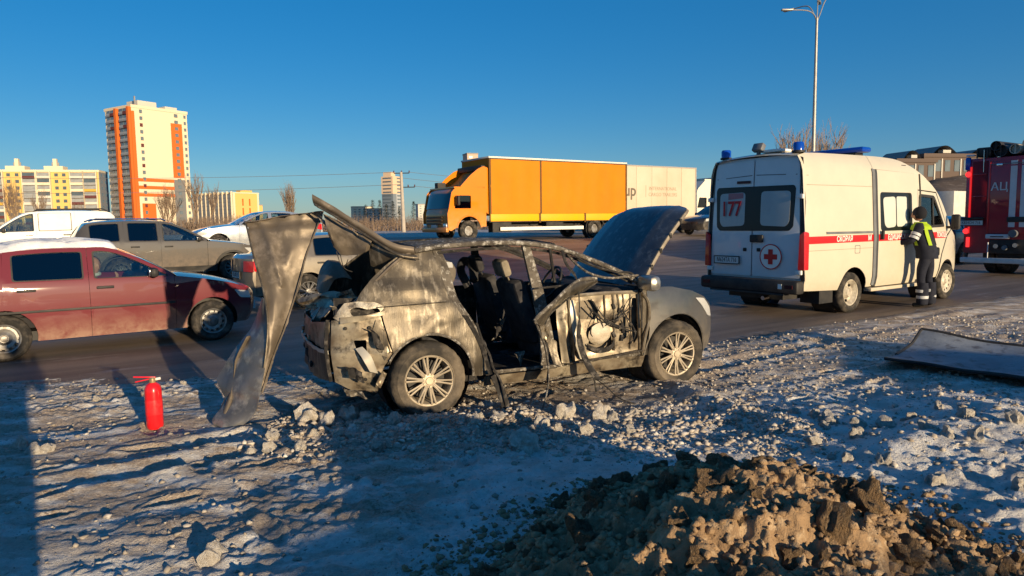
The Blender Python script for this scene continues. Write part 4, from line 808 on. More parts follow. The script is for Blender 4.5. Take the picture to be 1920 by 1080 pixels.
for i in range(22):
    x, y = random.uniform(.15, 1.0), random.uniform(-.70, .5); z = random.uniform(.42, .72); q = [Vector((x + random.uniform(-.12, .12), y + random.uniform(-.1, .1), z + random.uniform(-.1, .1))) for _ in range(4)]
    ribbon('cabin_debris', [q[0], (q[0] + q[1]) / 2, q[1]], [q[2], (q[2] + q[3]) / 2, q[3]], random.choice([CHAR, CHAR, SOOT, ASH]), a=.05, f=9, nv=4, k=3)
steering(wreck, 1.75, .36, .98)
for cx in (0, 2.52):
    for s in (-1, 1): wheel(wreck, cx, s * .735, .326, .212, .205, 'alloy', RIMB, MUDTYRE)
    for s in (-1, 1):
        G().lathe([(.385, -.12), (.385, .16), (.30, .18)], (cx, s * .62, .33), 'Y', 24).build('wheel_well', SOOT, wreck)
# ------------------------------------------------------------ ambulance
AMBP = road_paint('ambulance sunlit cream', (0.56, 0.51, 0.40), (0.36, 0.29, 0.21), .65, (.25, 1.05), .45)
AMBR = road_paint('ambulance shaded white', (0.62, 0.64, 0.66), (0.40, 0.36, 0.30), .4, (.35, 1.2), .35)  # same body, its sunlit and shaded tones put into two paints
BAND = mat('red band', (0.52, 0.012, 0.014), .4, coat=.4); WHITE = mat('white lettering', (0.78, 0.74, 0.68), .5); GREYT = mat('grey plastic', (.16, .17, .18), .5, c2=(.11, .11, .12))
amb = thing('ambulance', 'cream ambulance van with a red band and blue beacons standing on the road', 'ambulance', (5.453, 12.73, 0), 33.5)
def AY(x, z):
    y = 1.0; d = 3.98 - x
    if d < 1.9: y -= .34 * (1 - math.sqrt(max(0, 1 - ((1.9 - d) / 1.9) ** 2)))
    if z > 1.3: y -= .06 * (z - 1.3)
    if z > 2.35: y -= .14 * ((z - 2.35) / .37) ** 2
    if z < .65: y -= .05 * ((.65 - z) / .25) ** 2
    if x < -1.5: y -= .03 * ((-1.5 - x) / .1)
    if 1.16 < z < 1.20 or 2.30 < z < 2.34: y -= .006
    return y
ATOP = smooth([(-1.6, 2.63), (-1.3, 2.69), (.3, 2.71), (1.1, 2.70), (1.6, 2.63), (2.35, 2.30), (2.85, 1.98), (3.38, 1.40)], 4)
def atop(x): return float(np.interp(x, [p[0] for p in ATOP], [p[1] for p in ATOP]))
def ap(nm, polys, m, s=-1, off=0.0, parent=amb, th=.012, step=.12): return panel(nm, polys, lambda x, z: (x, s * (AY(x, z) + off), z), m, parent, step, th)
def at_(a, b, n=10): return [(a + (b - a) * i / n, atop(a + (b - a) * i / n)) for i in range(n + 1)]
wz, war = .36, .43
for s in (-1, 1):
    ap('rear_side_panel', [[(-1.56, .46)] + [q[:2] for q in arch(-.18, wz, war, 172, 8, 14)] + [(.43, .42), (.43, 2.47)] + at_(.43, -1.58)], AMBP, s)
    for zz in (1.10, 2.16, 2.31): ap('drawn_groove', [[(-1.5, zz), (.40, zz), (.40, zz + .010), (-1.5, zz + .010)]], mat('shadowed groove', (.30, .27, .21), .6), s, .003, th=.003)  # thin darker strips draw the shade of pressed grooves
    ap('fuel_flap', [rnd([(-.18, 1.02), (-.02, 1.02), (-.02, 1.16), (-.18, 1.16)], .02), rnd([(-.17, 1.03), (-.03, 1.03), (-.03, 1.15), (-.17, 1.15)], .02)], GREYT, s, .003, th=.003)
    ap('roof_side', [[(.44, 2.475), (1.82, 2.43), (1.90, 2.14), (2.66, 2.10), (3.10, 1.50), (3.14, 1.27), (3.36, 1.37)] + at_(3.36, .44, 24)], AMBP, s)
    win = rnd([(.54, 1.39), (.54, 2.07), (1.62, 2.07), (1.62, 1.39)], .07)
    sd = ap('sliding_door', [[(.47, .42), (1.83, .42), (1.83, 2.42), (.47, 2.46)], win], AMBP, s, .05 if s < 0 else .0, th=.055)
    ap('window', [[(.50, 1.35), (.50, 2.11), (1.66, 2.11), (1.66, 1.35)]], mat('dark window surround', (.014, .016, .018), .3, coat=.15), s, .02 if s < 0 else -.02, sd, .006)
    ap('frosted_pane', [rnd([(.72, 1.50), (.68, 1.98), (1.10, 2.0), (1.10, 1.46), (.80, 1.44)], .08)], mat('frosted pane', (.52, .53, .48), .3, coat=.5), s, .026 if s < 0 else -.014, sd, .004)
    ap('frosted_pane', [rnd([(1.13, 1.46), (1.13, 2.0), (1.48, 2.0), (1.48, 1.46)], .04)], MATS['frosted pane'], s, .026 if s < 0 else -.014, sd, .004)
    if s < 0:
        ap('shaded_door_edge', [[(.385, .45), (.475, .43), (.475, 2.47), (.385, 2.48)]], GREYT, s, .016, sd, .02)  # grey strip, shade of the door's rear edge put into its colour
        G().box((.53, -1.09, 1.32), (.05, .05, .16), None, .015).build('door_handle', BLACK, sd)
    ap('door_rail', [[(-1.02, 1.365), (.38, 1.355), (.38, 1.395), (-1.02, 1.405)]], GREYT, s, .012)
    cdw = rnd([(2.0, 1.44), (2.0, 2.03), (2.56, 2.0), (3.0, 1.46)], .06)
    cdo = [(1.86, .46), (2.74, .46), (2.80, .64), (2.90, .90), (3.12, 1.24), (3.09, 1.48), (2.64, 2.08), (1.90, 2.12), (1.86, 1.9)]
    cd_ = ap('cab_door', [cdo, cdw], AMBP, s); ap('window', [rnd([(1.98, 1.42), (1.98, 2.05), (2.58, 2.02), (3.03, 1.44)], .05)], GLASS, s, -.015, cd_, .004); ap('window_post', [[(2.50, 1.44), (2.54, 1.44), (2.54, 2.02), (2.50, 2.03)]], BLACK, s, .002, cd_)
    ap('window_seal', [rnd([(1.97, 1.41), (1.97, 2.06), (2.58, 2.03), (3.04, 1.43)], .07), rnd([(2.02, 1.46), (2.02, 2.01), (2.54, 1.98), (2.96, 1.48)], .06)], BLACK, s, .003, cd_, .006)
    G().box((1.98, s * 1.01, 1.14), (.16, .03, .04), None, .01).build('door_handle', BLACK, cd_)
    ap('front_wing', [[(3.14, 1.24), (3.38, 1.37), (3.62, 1.24), (3.76, 1.06), (3.84, .8), (3.84, .52), (3.74, .42), (3.66, .42)] + [q[:2] for q in arch(3.2, wz, war, 8, 172, 14)] + [(2.76, .46), (2.82, .62), (2.92, .90)]], AMBP, s)
    ap('headlight', [rnd([(3.50, 1.20), (3.66, 1.12), (3.78, .92), (3.66, .94)], .02)], CLEARLAMP, s, .006)
    for a, b, o in ((-1.54, .43, .004), (.47, 1.83, .054 if s < 0 else .004), (1.86, 3.10, .004)): ap('red_band', [[(a, 1.215), (b, 1.215), (b, 1.335), (a, 1.335)]], BAND, s, o, th=.004)
    for cx in (-.18, 3.2): wheel(amb, cx, s * .86, .352, .222, .20, 'dual' if cx < 0 else 'steel', mat('cream wheel', (.60, .55, .45), .5, .1, c2=(.30, .26, .21), scale=9))
    G().lathe([(war, -.1), (war, .3)], (-.18, s * .75, wz), 'Y', 20).build('wheel_well', BLACK, amb); G().lathe([(war, -.1), (war, .3)], (3.2, s * .7, wz), 'Y', 20).build('wheel_well', BLACK, amb)
    mi = G().box((3.16, s * 1.09, 1.52), (.10, .16, .30), None, .04); mi.box((3.14, s * .98, 1.42), (.08, .2, .05)); mi.build('door_mirror', BLACK, amb)
    G().tube([(1.90, s * .985, 2.42), (1.93, s * 1.0, 2.1), (1.945, s * 1.005, 1.75)], .016, 6).build('rain_gutter', BLACK, amb)
for a, b, t, sx_ in ((-1.0, -.0, 'СКОРАЯ', .92), (1.0, 1.6, 'ЕДИЦИНСКАЯ', .85), (2.65, 3.1, 'ПОМОЩЬ', .85)): text('band_lettering', t, .125, WHITE, amb, ((a + b) / 2 if t != 'ЕДИЦИНСКАЯ' else 1.13, -AY((a + b) / 2, 1.28) - (.0075 if t != 'ЕДИЦИНСКАЯ' else .0595), 1.275), (R(90), 0, R(0) if t != 'ПОМОЩЬ' else R(6)), .001, sx=sx_, bold=.002)
text('band_lettering', 'М', .125, WHITE, amb, (.26, -1.0085, 1.275), (R(90), 0, 0), .001, bold=.002)
strip('roof', [(x, z + .05, AY(x, z) - .002, .05, 0) for x, z in ATOP if x < 2.4], AMBP, amb, sm=1)
strip('windscreen', [(x, z + .05, AY(x, z) - .004, .05, 0) for x, z in ATOP if x > 2.2], GLASS, amb, sm=1)
strip('bonnet', [(3.34, 1.44, .78, .05, 0), (3.6, 1.32, .74, .06, 0), (3.85, 1.12, .66, .06, -.10), (3.96, .9, .62, .0, -.14), (3.99, .6, .60, 0, -.16), (3.93, .40, .60, 0, -.16)], AMBP, amb, sm=3)
def ARX(y, z): return -1.60 + .05 * abs(y) ** 3 + .035 * max(0, z - 1.4) ** 1.3
def rp_(nm, polys, m, off=0.0, parent=amb, th=.008, step=.15): return panel(nm, polys, lambda y, z: (ARX(y, z) - off, y, z), m, parent, step, th)
for s in (-1, 1):
    o = rnd([(s * .012, .66), (s * .90, .66), (s * .885, 2.0), (s * .83, 2.50), (s * .80, 2.60), (s * .012, 2.62)], .03)
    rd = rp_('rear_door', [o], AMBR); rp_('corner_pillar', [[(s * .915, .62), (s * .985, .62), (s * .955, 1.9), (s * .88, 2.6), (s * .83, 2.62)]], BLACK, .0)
    rp_('tail_light', [rnd([(s * .895, .80), (s * 1.0, .80), (s * .985, 1.42), (s * .915, 1.36)], .02)], REDLAMP, .02, th=.05)
    panel('tail_light', [rnd([(-1.59, .80), (-1.50, .80), (-1.50, 1.40), (-1.575, 1.42)], .02)], lambda x, z, s=s: (x, s * (AY(x, z) + .006), z), REDLAMP, amb, .15, .02)
    for zz in (.76, 1.98): G().box((-1.60, s * .90, zz), (.05, .11, .075), None, .012).build('door_hinge', mat('hinge white', (.66, .66, .64), .4), rd)
    G().box((-1.615, s * .14, 1.11), (.02, .07, .06), None, .01).build('door_lock', BLACK, rd)
    rp_('drawn_groove', [[(s * .04, 2.36), (s * .80, 2.33), (s * .80, 2.345), (s * .04, 2.375)]], GREYT, .004, rd, .004)
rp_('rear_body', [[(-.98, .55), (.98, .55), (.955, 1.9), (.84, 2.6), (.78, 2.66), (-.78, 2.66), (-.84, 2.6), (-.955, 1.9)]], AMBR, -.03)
wsur = rp_('rear_window_surround', [rnd([(-.77, 1.50), (-.70, 1.43), (.70, 1.43), (.77, 1.50), (.80, 2.14), (.76, 2.19), (-.76, 2.17), (-.79, 2.12)], .03)], MATS['dark window surround'], .006)
MILK = mat('milky film', (.30, .33, .36), .25, coat=.7, c2=(.36, .39, .41), scale=2)
for s in (-1, 1): rp_('frosted_pane', [rnd([(s * .16, 1.52), (s * .64, 1.50), (s * .70, 1.58), (s * .71, 2.08), (s * .16, 2.09)], .07)], MILK, .012, wsur, .004)
text('phone_number', '177', .36, mat('red film', (.45, .02, .03), .4), wsur, (-1.622, .44, 1.80), (R(90), 0, R(-90)), .002, sx=.80, bold=.006)
rp_('red_film', [[(.20, 2.08), (.52, 2.08), (.52, 1.97), (.20, 1.99)]], mat('pink film', (.34, .10, .13), .3, coat=.5), .017, wsur, .003)
rp_('brake_light', [[(.06, 2.235), (.34, 2.24), (.34, 2.285), (.06, 2.28)]], mat('dark red lamp', (.06, .01, .012), .3), .02)
G().box((-1.635, -.11, 1.30), (.04, .26, .13), None, .04).build('door_handle', BLACK, amb)
plate(amb, (-1.645, .50, .92), (R(90), 0, R(-90)), 'М624ТА 716')
em = G().lathe([(0, 0), (.205, 0), (.205, .004), (0, .004)], axis='X', n=36).build('emblem_disc', WHITE, amb, loc=(-1.622, -.385, 1.0)); G().lathe([(.195, -.003), (.212, -.003), (.212, .003)], axis='X', n=36).build('emblem_ring', BAND, em)
G().box((-.004, 0, 0), (.006, .25, .085)).box((-.005, 0, 0), (.006, .085, .25)).build('red_cross', BAND, em)
bp = G().box((-1.66, 0, .52), (.22, 1.98, .22), None, .05).build('rear_bumper', BLACK, amb); G().box((-1.70, 0, .40), (.14, 1.5, .03)).build('step', BLACK, bp)
for s in (-1, 1): G().box((-1.775, s * .84, .53), (.012, .14, .06)).build('reflector', mat('dark red lamp', (.06, .01, .012)), bp)
G().box((-1.775, -.68, .53), (.012, .07, .08)).build('fog_light', WHITE, bp); G().tube([(-1.5, -.3, .33), (-1.72, -.32, .31)], .035, 10).build('exhaust_pipe', CHROME, amb)
BEAC = mat('blue beacon', (0.005, 0.05, 0.36), .15, coat=1.0)
for y in (-.74, .70):
    b = G().lathe([(.10, 0), (.10, .03), (.085, .035)], axis='Z', n=20, cap=True).build('beacon', BLACK, amb, loc=(-1.45, y, 2.69)); G().lathe([(.085, .03), (.085, .14), (.07, .165), (0, .17)], n=20).build('beacon_dome', BEAC, b)
G().box((-1.5, -.02, 2.83), (.10, .20, .14), (0, .5, 0), .02).box((-1.5, -.02, 2.75), (.05, .05, .12)).build('work_light', GREYT, amb); G().box((-1.35, -.25, 2.76), (.3, .4, .05), None, .02).build('roof_hatch', WHITE, amb)
lb = G().box((.55, 0, 2.83), (.30, 1.5, .10), None, .05).build('light_bar', BEAC, amb); G().box((.55, 0, 2.77), (.24, 1.2, .06)).build('light_bar_base', BLACK, lb)
G().box((1.55, -.86, 2.55), (.18, .03, .07), None, .02).build('side_lamp', BLACK, amb)
ub = G().span((-1.5, -.55, .28), (3.7, .55, .62)); ub.span((.35, -.9, .33), (2.7, .9, .45)); ub.span((-1.1, -.95, .22), (-.72, -.6, .5)); ub.build('underbody', BLACK, amb)
G().span((.3, -1.04, .34), (1.9, -.9, .40), .01).build('side_step', AMBP, amb)
it = G().span((2.2, -.8, .6), (2.9, .8, .95), .05); it.box((2.25, -.4, 1.25), (.2, .5, .7), None, .06).box((2.25, .4, 1.25), (.2, .5, .7), None, .06); it.box((3.1, 0, 1.25), (.4, 1.6, .25), None, .05); it.span((1.85, -.9, .6), (1.9, .9, 2.4)); it.build('cab_interior', DARK, amb)

# ------------------------------------------------------------ fire engine
FRED = road_paint('fire red paint', (0.34, 0.010, 0.022), (0.25, 0.14, 0.12), .4, (.4, 1.6), .4)
fe = thing('fire_engine', 'red fire engine with white stripes seen from behind at the road edge', 'fire engine', (12.7, 19.3, 0), 33.5)
G().span((.0, -2.42, .62), (4.4, .10, 3.20), .03).build('superstructure', FRED, fe)
def rb_(nm, y0, y1, z0, z1, m, d=.02, par=fe, bev=.006): return G().span((-d, y0, z0), (.004, y1, z1), bev).build(nm, m, par)
bay = rb_('rear_bay', -.44, -.06, 1.5, 3.12, mat('deep red recess', (.22, .008, .018), .5, c2=(.15, .007, .014)), .012)
for z in (2.75, 2.15): rb_('bay_rung', -.42, -.08, z, z + .03, FRED, .04, bay)
dr = rb_('locker_door', -2.0, -.47, 1.16, 3.08, FRED, .045, fe, .015)
for y in (-.50, -1.97): rb_('locker_edge', y - .02, y + .02, 1.16, 3.10, mat('bright red edge', (.42, .03, .03), .3, coat=.6), .06, dr)
WSTR = mat('white stripe', (.62, .61, .62), .4, c2=(.52, .51, .52))
for a in (-.99, -1.24):
    rb_('white_stripe', a - .15, a, 1.56, 2.94, WSTR, .05, dr, .0); rb_('white_stripe', a - .15, a, 2.98, 3.08, WSTR, .05, dr, .0); rb_('white_stripe', a - .15, a, 1.33, 1.46, WSTR, .05, dr, .0)
rb_('black_panel', -1.60, -.96, 1.46, 1.60, BLACK, .07, dr); rb_('door_latch', -.80, -.66, 2.96, 3.02, CHROME, .07, dr); rb_('latch_bar', -1.6, -.52, 3.0, 3.02, GREYT, .06, dr)
text('vehicle_lettering', 'АЦ', .29, WSTR, dr, (-.056, -.745, 2.40), (R(90), 0, R(-90)), .003, bold=.003)
rb_('light_strip', -.05, -.01, 1.56, 2.98, mat('red light strip', (.75, .02, .02), .3, emit=.6), .035)
for y, z in ((.055, 2.78), (.055, 1.22)): G().lathe([(0, -.03), (.07, -.025), (.075, 0)], (-.02, y - .02, z), 'X', 16).build('marker_light', mat('lit red lamp', (.9, .03, .03), .3, emit=1.2), fe)
rb_('light_strip', -.05, -.01, 1.16, 1.34, MATS['red light strip'], .035); rb_('light_strip', -.06, .02, .78, 1.05, MATS['lit red lamp'], .03)
plate(fe, (-.06, -.10, 1.45), (R(90), 0, R(-90)), 'К834ОН 716', .58, .12)
rb_('plate_lamp_bar', -.40, .2, 1.54, 1.60, BLACK, .08)
rb_('grab_step', -1.04, -.48, 1.02, 1.14, WSTR, .10, fe, .02); rb_('step_slot', -.92, -.60, 1.06, 1.09, BLACK, .106)
rb_('pump_recess', -1.6, -.55, .62, 1.0, BLACK, .008)
for y, z in ((-.75, .82), (-.95, .78), (-1.2, .85)): G().lathe([(0, -.09), (.06, -.09), (.07, -.04), (.05, 0)], (-.03, y, z), 'X', 14).build('pump_coupling', random.choice([GREYT, CHROME]), fe)
G().lathe([(0, -.16), (.10, -.16), (.10, -.02)], (-.02, -1.15, 1.16), 'X', 18).build('spot_lamp', GREYT, fe)
G().span((-.16, -2.45, .36), (-.04, .10, .50), .02).build('rear_bumper', mat('white bumper', (.62, .60, .57), .4, c2=(.5, .48, .45)), fe)
G().tube([(-.08, -.55, .5), (-.08, -.55, .92)], .015, 6).build('tow_rod', WSTR, fe)
for s, y in ((1, -.10), (-1, -2.2)):
    for x in (1.6,): wheel(fe, x, y - (.0), .52, .27, .30, 'dual')
for y in (-.42, -1.9): wheel(fe, 1.6, y, .52, .27, .28, 'dual')
fc = G().span((4.45, -2.40, .75), (6.6, .08, 2.75), .12); fc.build('cab', FRED, fe)
for y in (-.1, -2.2): wheel(fe, 5.6, y, .52, .27, .30, 'dual')
G().span((.2, -1.6, .5), (6.2, -.7, .8)).build('chassis', BLACK, fe)
for i, (y, z, r_) in enumerate(((-.72, 3.36, .16), (-.60, 3.50, .13), (-1.05, 3.38, .13), (-1.5, 3.36, .16))):
    h = G().lathe([(r_ - .02, -.02), (r_, -.03), (r_, 3.2), (r_ - .02, 3.2)], (0, y, z), 'X', 20); h.lathe([(0, .05), (r_ - .02, .05)], (0, y, z), 'X', 20); h.box((-.01, y, z), (.02, .03, 2 * r_)); h.build('suction_hose', BLACK if i != 2 else mat('canvas tube', (.40, .37, .30), .7), fe)
G().tube([(.2, -1.25, 3.52), (3.2, -1.2, 3.55)], .13, 14).build('canvas_roll', mat('canvas tube', (.4, .37, .3)), fe)
for y in (-.16, -.40): G().tube([(-.02, y, 3.2), (-.02, y, 3.42), (1.5, y, 3.45)], .022, 8).build('ladder_rail', BLACK, fe)
for k in range(5): G().tube([(.1 + k * .3, -.16, 3.44), (.1 + k * .3, -.40, 3.44)], .014, 6).build('ladder_rung', GREYT, fe)
G().box((.25, -.30, 3.36), (.5, .38, .26), None, .05).build('hose_box', BLACK, fe); G().tube([(-.03, -.33, 3.42), (-.03, -.34, 2.82)], .010, 6).build('ladder_hook', CHROME, fe)
G().box((.0, .06, 3.07), (.10, .14, .36), None, .05).build('corner_beacon', BEAC, fe); G().box((.0, .0, 3.29), (.14, .2, .05), None, .02).build('corner_bracket', WSTR, fe)
# ------------------------------------------------------------ lorries on the far carriageway
OR = mat('orange tarpaulin', (0.62, 0.185, 0.001), .7, c2=(0.57, 0.165, 0.001), scale=.8, bump=.15, bscale=5); ORP = road_paint('orange cab paint', (0.66, 0.19, 0.001), (.45, .30, .15), .5, (.4, 1.6), .3); YEL = mat('yellow sideboard', (0.80, 0.36, 0.002), .5, c2=(.7, .34, .01), scale=2)
TH = 213.0; th_ = R(TH); ty = thing('orange_lorry', 'orange curtain sided lorry with a wind deflector driving on the far carriageway', 'truck', (-.93, 31.0, .86), TH)
# local x forward from the front of the box, y to the left (camera side) with the side face at y = 0
bx = G().grid(lambda u, v: (-8.1 * u, .004 + .012 * math.sin(u * 60) * math.sin(math.pi * v) + .02 * noise.noise((u * 6, v * 3, 0)), 1.18 + 2.46 * v), 90, 10).build('curtain', OR, ty)
G().span((-8.1, -2.5, 1.12), (.0, -.03, 3.66)).build('load_box', OR, ty)
G().span((-8.14, -2.52, 3.64), (.04, .03, 3.72), .01).build('roof_frame', mat('pale frame', (.6, .58, .52), .5), ty); G().span((-8.12, -.02, 3.60), (.02, .022, 3.645)).build('top_rail', BLACK, ty)
for k in range(3): G().span((-8.1 + k * 2.7 + .02, -.01, .84), (-8.1 + (k + 1) * 2.7 - .02, .03, 1.17), .006).build('sideboard', YEL, ty)
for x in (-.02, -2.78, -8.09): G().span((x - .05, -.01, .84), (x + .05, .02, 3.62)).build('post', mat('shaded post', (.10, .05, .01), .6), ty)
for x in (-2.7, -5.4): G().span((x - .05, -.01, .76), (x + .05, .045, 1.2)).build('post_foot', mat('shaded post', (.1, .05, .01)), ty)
ch = G().span((-8.0, -1.7, .62), (1.4, -.8, .82)); ch.span((-8.1, -2.45, .80), (0, -.05, .86)); ch.span((-7.9, -.4, .35), (-6.6, -.1, .7)); ch.span((-1.2, -.5, .35), (-.2, -.12, .8)); ch.span((-4.2, -.45, .42), (-3.2, -.15, .8)); ch.build('chassis', BLACK, ty)
G().span((-5.35, -.06, .42), (-.55, -.02, .58), .01).build('side_guard', mat('white guard rail', (.68, .66, .60), .5), ty)
for x in (-6.1, 1.05):
    for y in (-.18, -2.3): wheel(ty, x, y, .45, .25, .26, 'dual')
G().lathe([(.56, -.16), (.60, -.16), (.60, .16), (.56, .16)], (-6.1, -.2, .46), 'Y', 24).build('mudguard', BLACK, ty)
# cab
def cp_(x, z): return (x, 0, z)
cs = [(.18, .62), (.38, .62)] + [q[:2] for q in arch(1.05, .48, .62, 168, 12, 12)] + [(1.95, .45), (2.10, .50), (2.12, 1.20), (2.06, 1.38), (1.90, 2.12), (1.72, 2.30), (.30, 2.34), (.18, 2.1)]
cwin = rnd([(.95, 1.42), (.95, 1.98), (1.55, 1.98), (1.78, 1.42)], .05)
for y, s in ((-.06, 1), (-2.44, -1)):
    sp_ = panel('cab_side', [cs, cwin], lambda a, b, y=y: (a, y, b), ORP, ty, .3, .03); panel('window', [[(.93, 1.40), (.93, 2.0), (1.57, 2.0), (1.80, 1.40)]], lambda a, b, y=y, s=s: (a, y - s * .02, b), TINT, sp_, .3, .005)
    G().tube([(.62 * math.cos(R(t)) + 1.05, y + s * .03, .48 + .62 * math.sin(R(t))) for t in range(10, 172, 8)], .035, 8).build('wheel_arch', ORP, ty)
    G().box((1.72, y + s * .28, 1.75), (.12, .22, .42), None, .05).box((1.72, y + s * .1, 1.95), (.03, .3, .03)).build('cab_mirror', BLACK, ty)
    panel('wind_fairing', [rnd([(.02, 1.15), (.20, 1.30), (.24, 2.34), (.90, 2.36), (1.45, 2.36), (.95, 2.85), (.55, 3.15), (.25, 3.28), (.02, 3.20)], .06)], lambda a, b, y=y, s=s: (a, y - s * .05, b), ORP, ty, .3, .03)
fr_ = G().grid(lambda u, v: (np.interp(u, [0, .35, .42, .8, 1], [2.10, 2.13, 2.06, 1.90, 1.72]) - .10 * abs(v * 2 - 1) ** 4, -.06 - 2.38 * v, np.interp(u, [0, .35, .42, .8, 1], [.5, 1.2, 1.38, 2.12, 2.30])), 24, 12).build('cab_front', ORP, ty)
G().grid(lambda u, v: (np.interp(u, [0, 1], [2.075, 1.925]) - .10 * abs(v * 1.9 - .95) ** 4 + .01, -.14 - 2.22 * v, 1.42 + .66 * u), 6, 12).build('windscreen', TINT, ty)
GRL = mat('brown grille', (.10, .05, .015), .5, c2=(.05, .03, .015))
for z in (.72, .86, 1.0): G().span((2.12, -2.0, z), (2.16, -.5, z + .08), .01).build('grille_bar', GRL, ty)
G().span((2.08, -1.5, .60), (2.18, -1.0, .72)).build('number_plate', PLATE, ty)
for y in (-.28, -2.22): G().box((2.10, y, .68), (.10, .34, .18), None, .03).build('headlight', CLEARLAMP, ty)
bfp = G().box((2.12, -1.25, .50), (.16, 2.4, .22), None, .05).build('front_bumper', ORP, ty)
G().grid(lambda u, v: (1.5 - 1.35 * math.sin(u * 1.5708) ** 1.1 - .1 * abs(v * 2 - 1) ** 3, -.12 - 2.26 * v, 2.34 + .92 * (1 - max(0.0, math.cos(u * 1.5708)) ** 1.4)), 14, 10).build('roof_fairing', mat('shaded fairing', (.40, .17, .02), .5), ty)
G().span((.2, -2.4, 2.30), (1.75, -.08, 2.36)).build('cab_roof', ORP, ty); G().span((1.2, -2.2, 2.36), (1.6, -1.9, 2.62)).build('roof_horn', BLACK, ty); G().span((.1, -2.4, 3.1), (.3, -.2, 3.34), .03).build('deflector_top', BLACK, ty)
cin = G().span((.3, -2.3, .9), (.9, -.2, 1.6)); cin.span((1.5, -2.3, 1.0), (1.95, -.2, 1.42)); cin.build('cab_interior', DARK, ty)
# pale articulated trailer behind it
tr = thing('pale_trailer', 'long cream box trailer with dark lettering behind the orange lorry', 'trailer', (.25, 36.6, .86), TH)
TRM = mat('cream trailer side', (.56, .46, .36), .5, c2=(.50, .40, .30), scale=.5, bump=.02, bscale=3)
G().span((-13.6, -2.5, 1.0), (0, -.02, 4.02), .02).build('box', TRM, tr)
for k in range(11): G().span((-13.6 + k * 1.26 + .02, -.03, 1.04), (-13.6 + (k + 1) * 1.26 - .02, .0, 3.98), .004).build('side_sheet', TRM, tr)
G().span((-13.66, -2.52, .9), (-13.58, .02, 4.06)).build('rear_frame', mat('dull grey frame', (.3, .28, .26), .5), tr); G().span((-13.6, -2.52, 3.98), (0, .015, 4.06)).build('top_rail', MATS['dull grey frame'], tr)
LET = mat('grey brown lettering', (.13, .11, .085), .6); LET2 = mat('tan lettering', (.30, .25, .18), .6)
text('trailer_lettering', 'up', .95, LET, tr, (-8.55, .006, 2.55), (R(90), 0, R(180)), .002, bold=.02, align='RIGHT')
text('trailer_lettering', 'INTERNATIONAL', .30, LET2, tr, (-10.75, .006, 2.70), (R(90), 0, R(180)), .002); text('trailer_lettering', 'CARGO TRAILERS', .30, LET2, tr, (-10.75, .006, 2.34), (R(90), 0, R(180)), .002)
G().span((-9.35, .0, 2.2), (-9.32, .008, 2.9)).build('trailer_lettering', LET2, tr)
G().span((-13.4, -1.8, .7), (-.5, -.7, 1.0)).build('chassis', BLACK, tr)
for x in (-10.2, -11.5, -12.8):
    for y in (-.25, -2.25): wheel(tr, x, y, .50, .28, .32, 'dual')
# white lorry further back
wl = thing('white_lorry', 'white high roof lorry queuing behind the cream trailer', 'truck', (14.35, 52.0, .86), TH)
WLP = road_paint('white lorry paint', (.72, .66, .54), (.4, .33, .25), .4, (.5, 1.6), .35)
ws_ = [(-1.2, .6), (.95, .6), (1.0, 1.4), (.85, 2.6), (.6, 3.1), (-.2, 3.75), (-1.2, 3.8)]
for y in (0, -2.45): panel('cab_side', [ws_, rnd([(-.35, 1.7), (-.35, 2.45), (.45, 2.45), (.65, 1.7)], .05)], lambda a, b, y=y: (a, y, b), WLP, wl, .4, .04)
wl_f = G().grid(lambda u, v: (np.interp(u, [0, .3, .7, .82, 1], [.97, 1.0, .85, .6, -.2]), -2.45 * v, np.interp(u, [0, .3, .7, .82, 1], [.6, 1.4, 2.6, 3.1, 3.75])), 16, 4).build('cab_front', WLP, wl)
G().span((-1.2, -2.45, 3.74), (-.15, 0, 3.82)).build('cab_roof', WLP, wl); G().span((-.3, -2.4, 1.65), (.5, -.03, 2.5)).build('cab_glass', MATS['dark window surround'], wl)
for a in (-.55, -1.1): G().span((a - .03, -.01, 1.0), (a + .03, .03, 3.2)).build('door_seam', BLACK, wl)
G().span((-14.5, -2.5, 1.1), (-1.7, .02, 4.0)).build('load_box', mat('grey load box', (.42, .42, .42), .5), wl); G().span((-14.3, -1.8, .6), (.6, -.7, 1.0)).build('chassis', BLACK, wl)
for x in (.2, -5, -11.5, -12.8):
    for y in (-.25, -2.2): wheel(wl, x, y, .50, .28, .32, 'dual')
bt = thing('box_van', 'small white box van body beyond the ambulance bonnet', 'van', (35.0, 54.5, .2), 34)
G().span((-3.2, -1.1, .9), (.4, 1.1, 3.35), .03).build('load_box', mat('white lorry box', (.58, .55, .50), .5, c2=(.5, .47, .42)), bt); G().span((.45, -1.0, .5), (2.2, 1.0, 2.3), .15).build('cab', WLP, bt)
for x in (-1.8, 1.3):
    for y in (-.9, .9): wheel(bt, x, y, .38, .22, .22, 'steel')
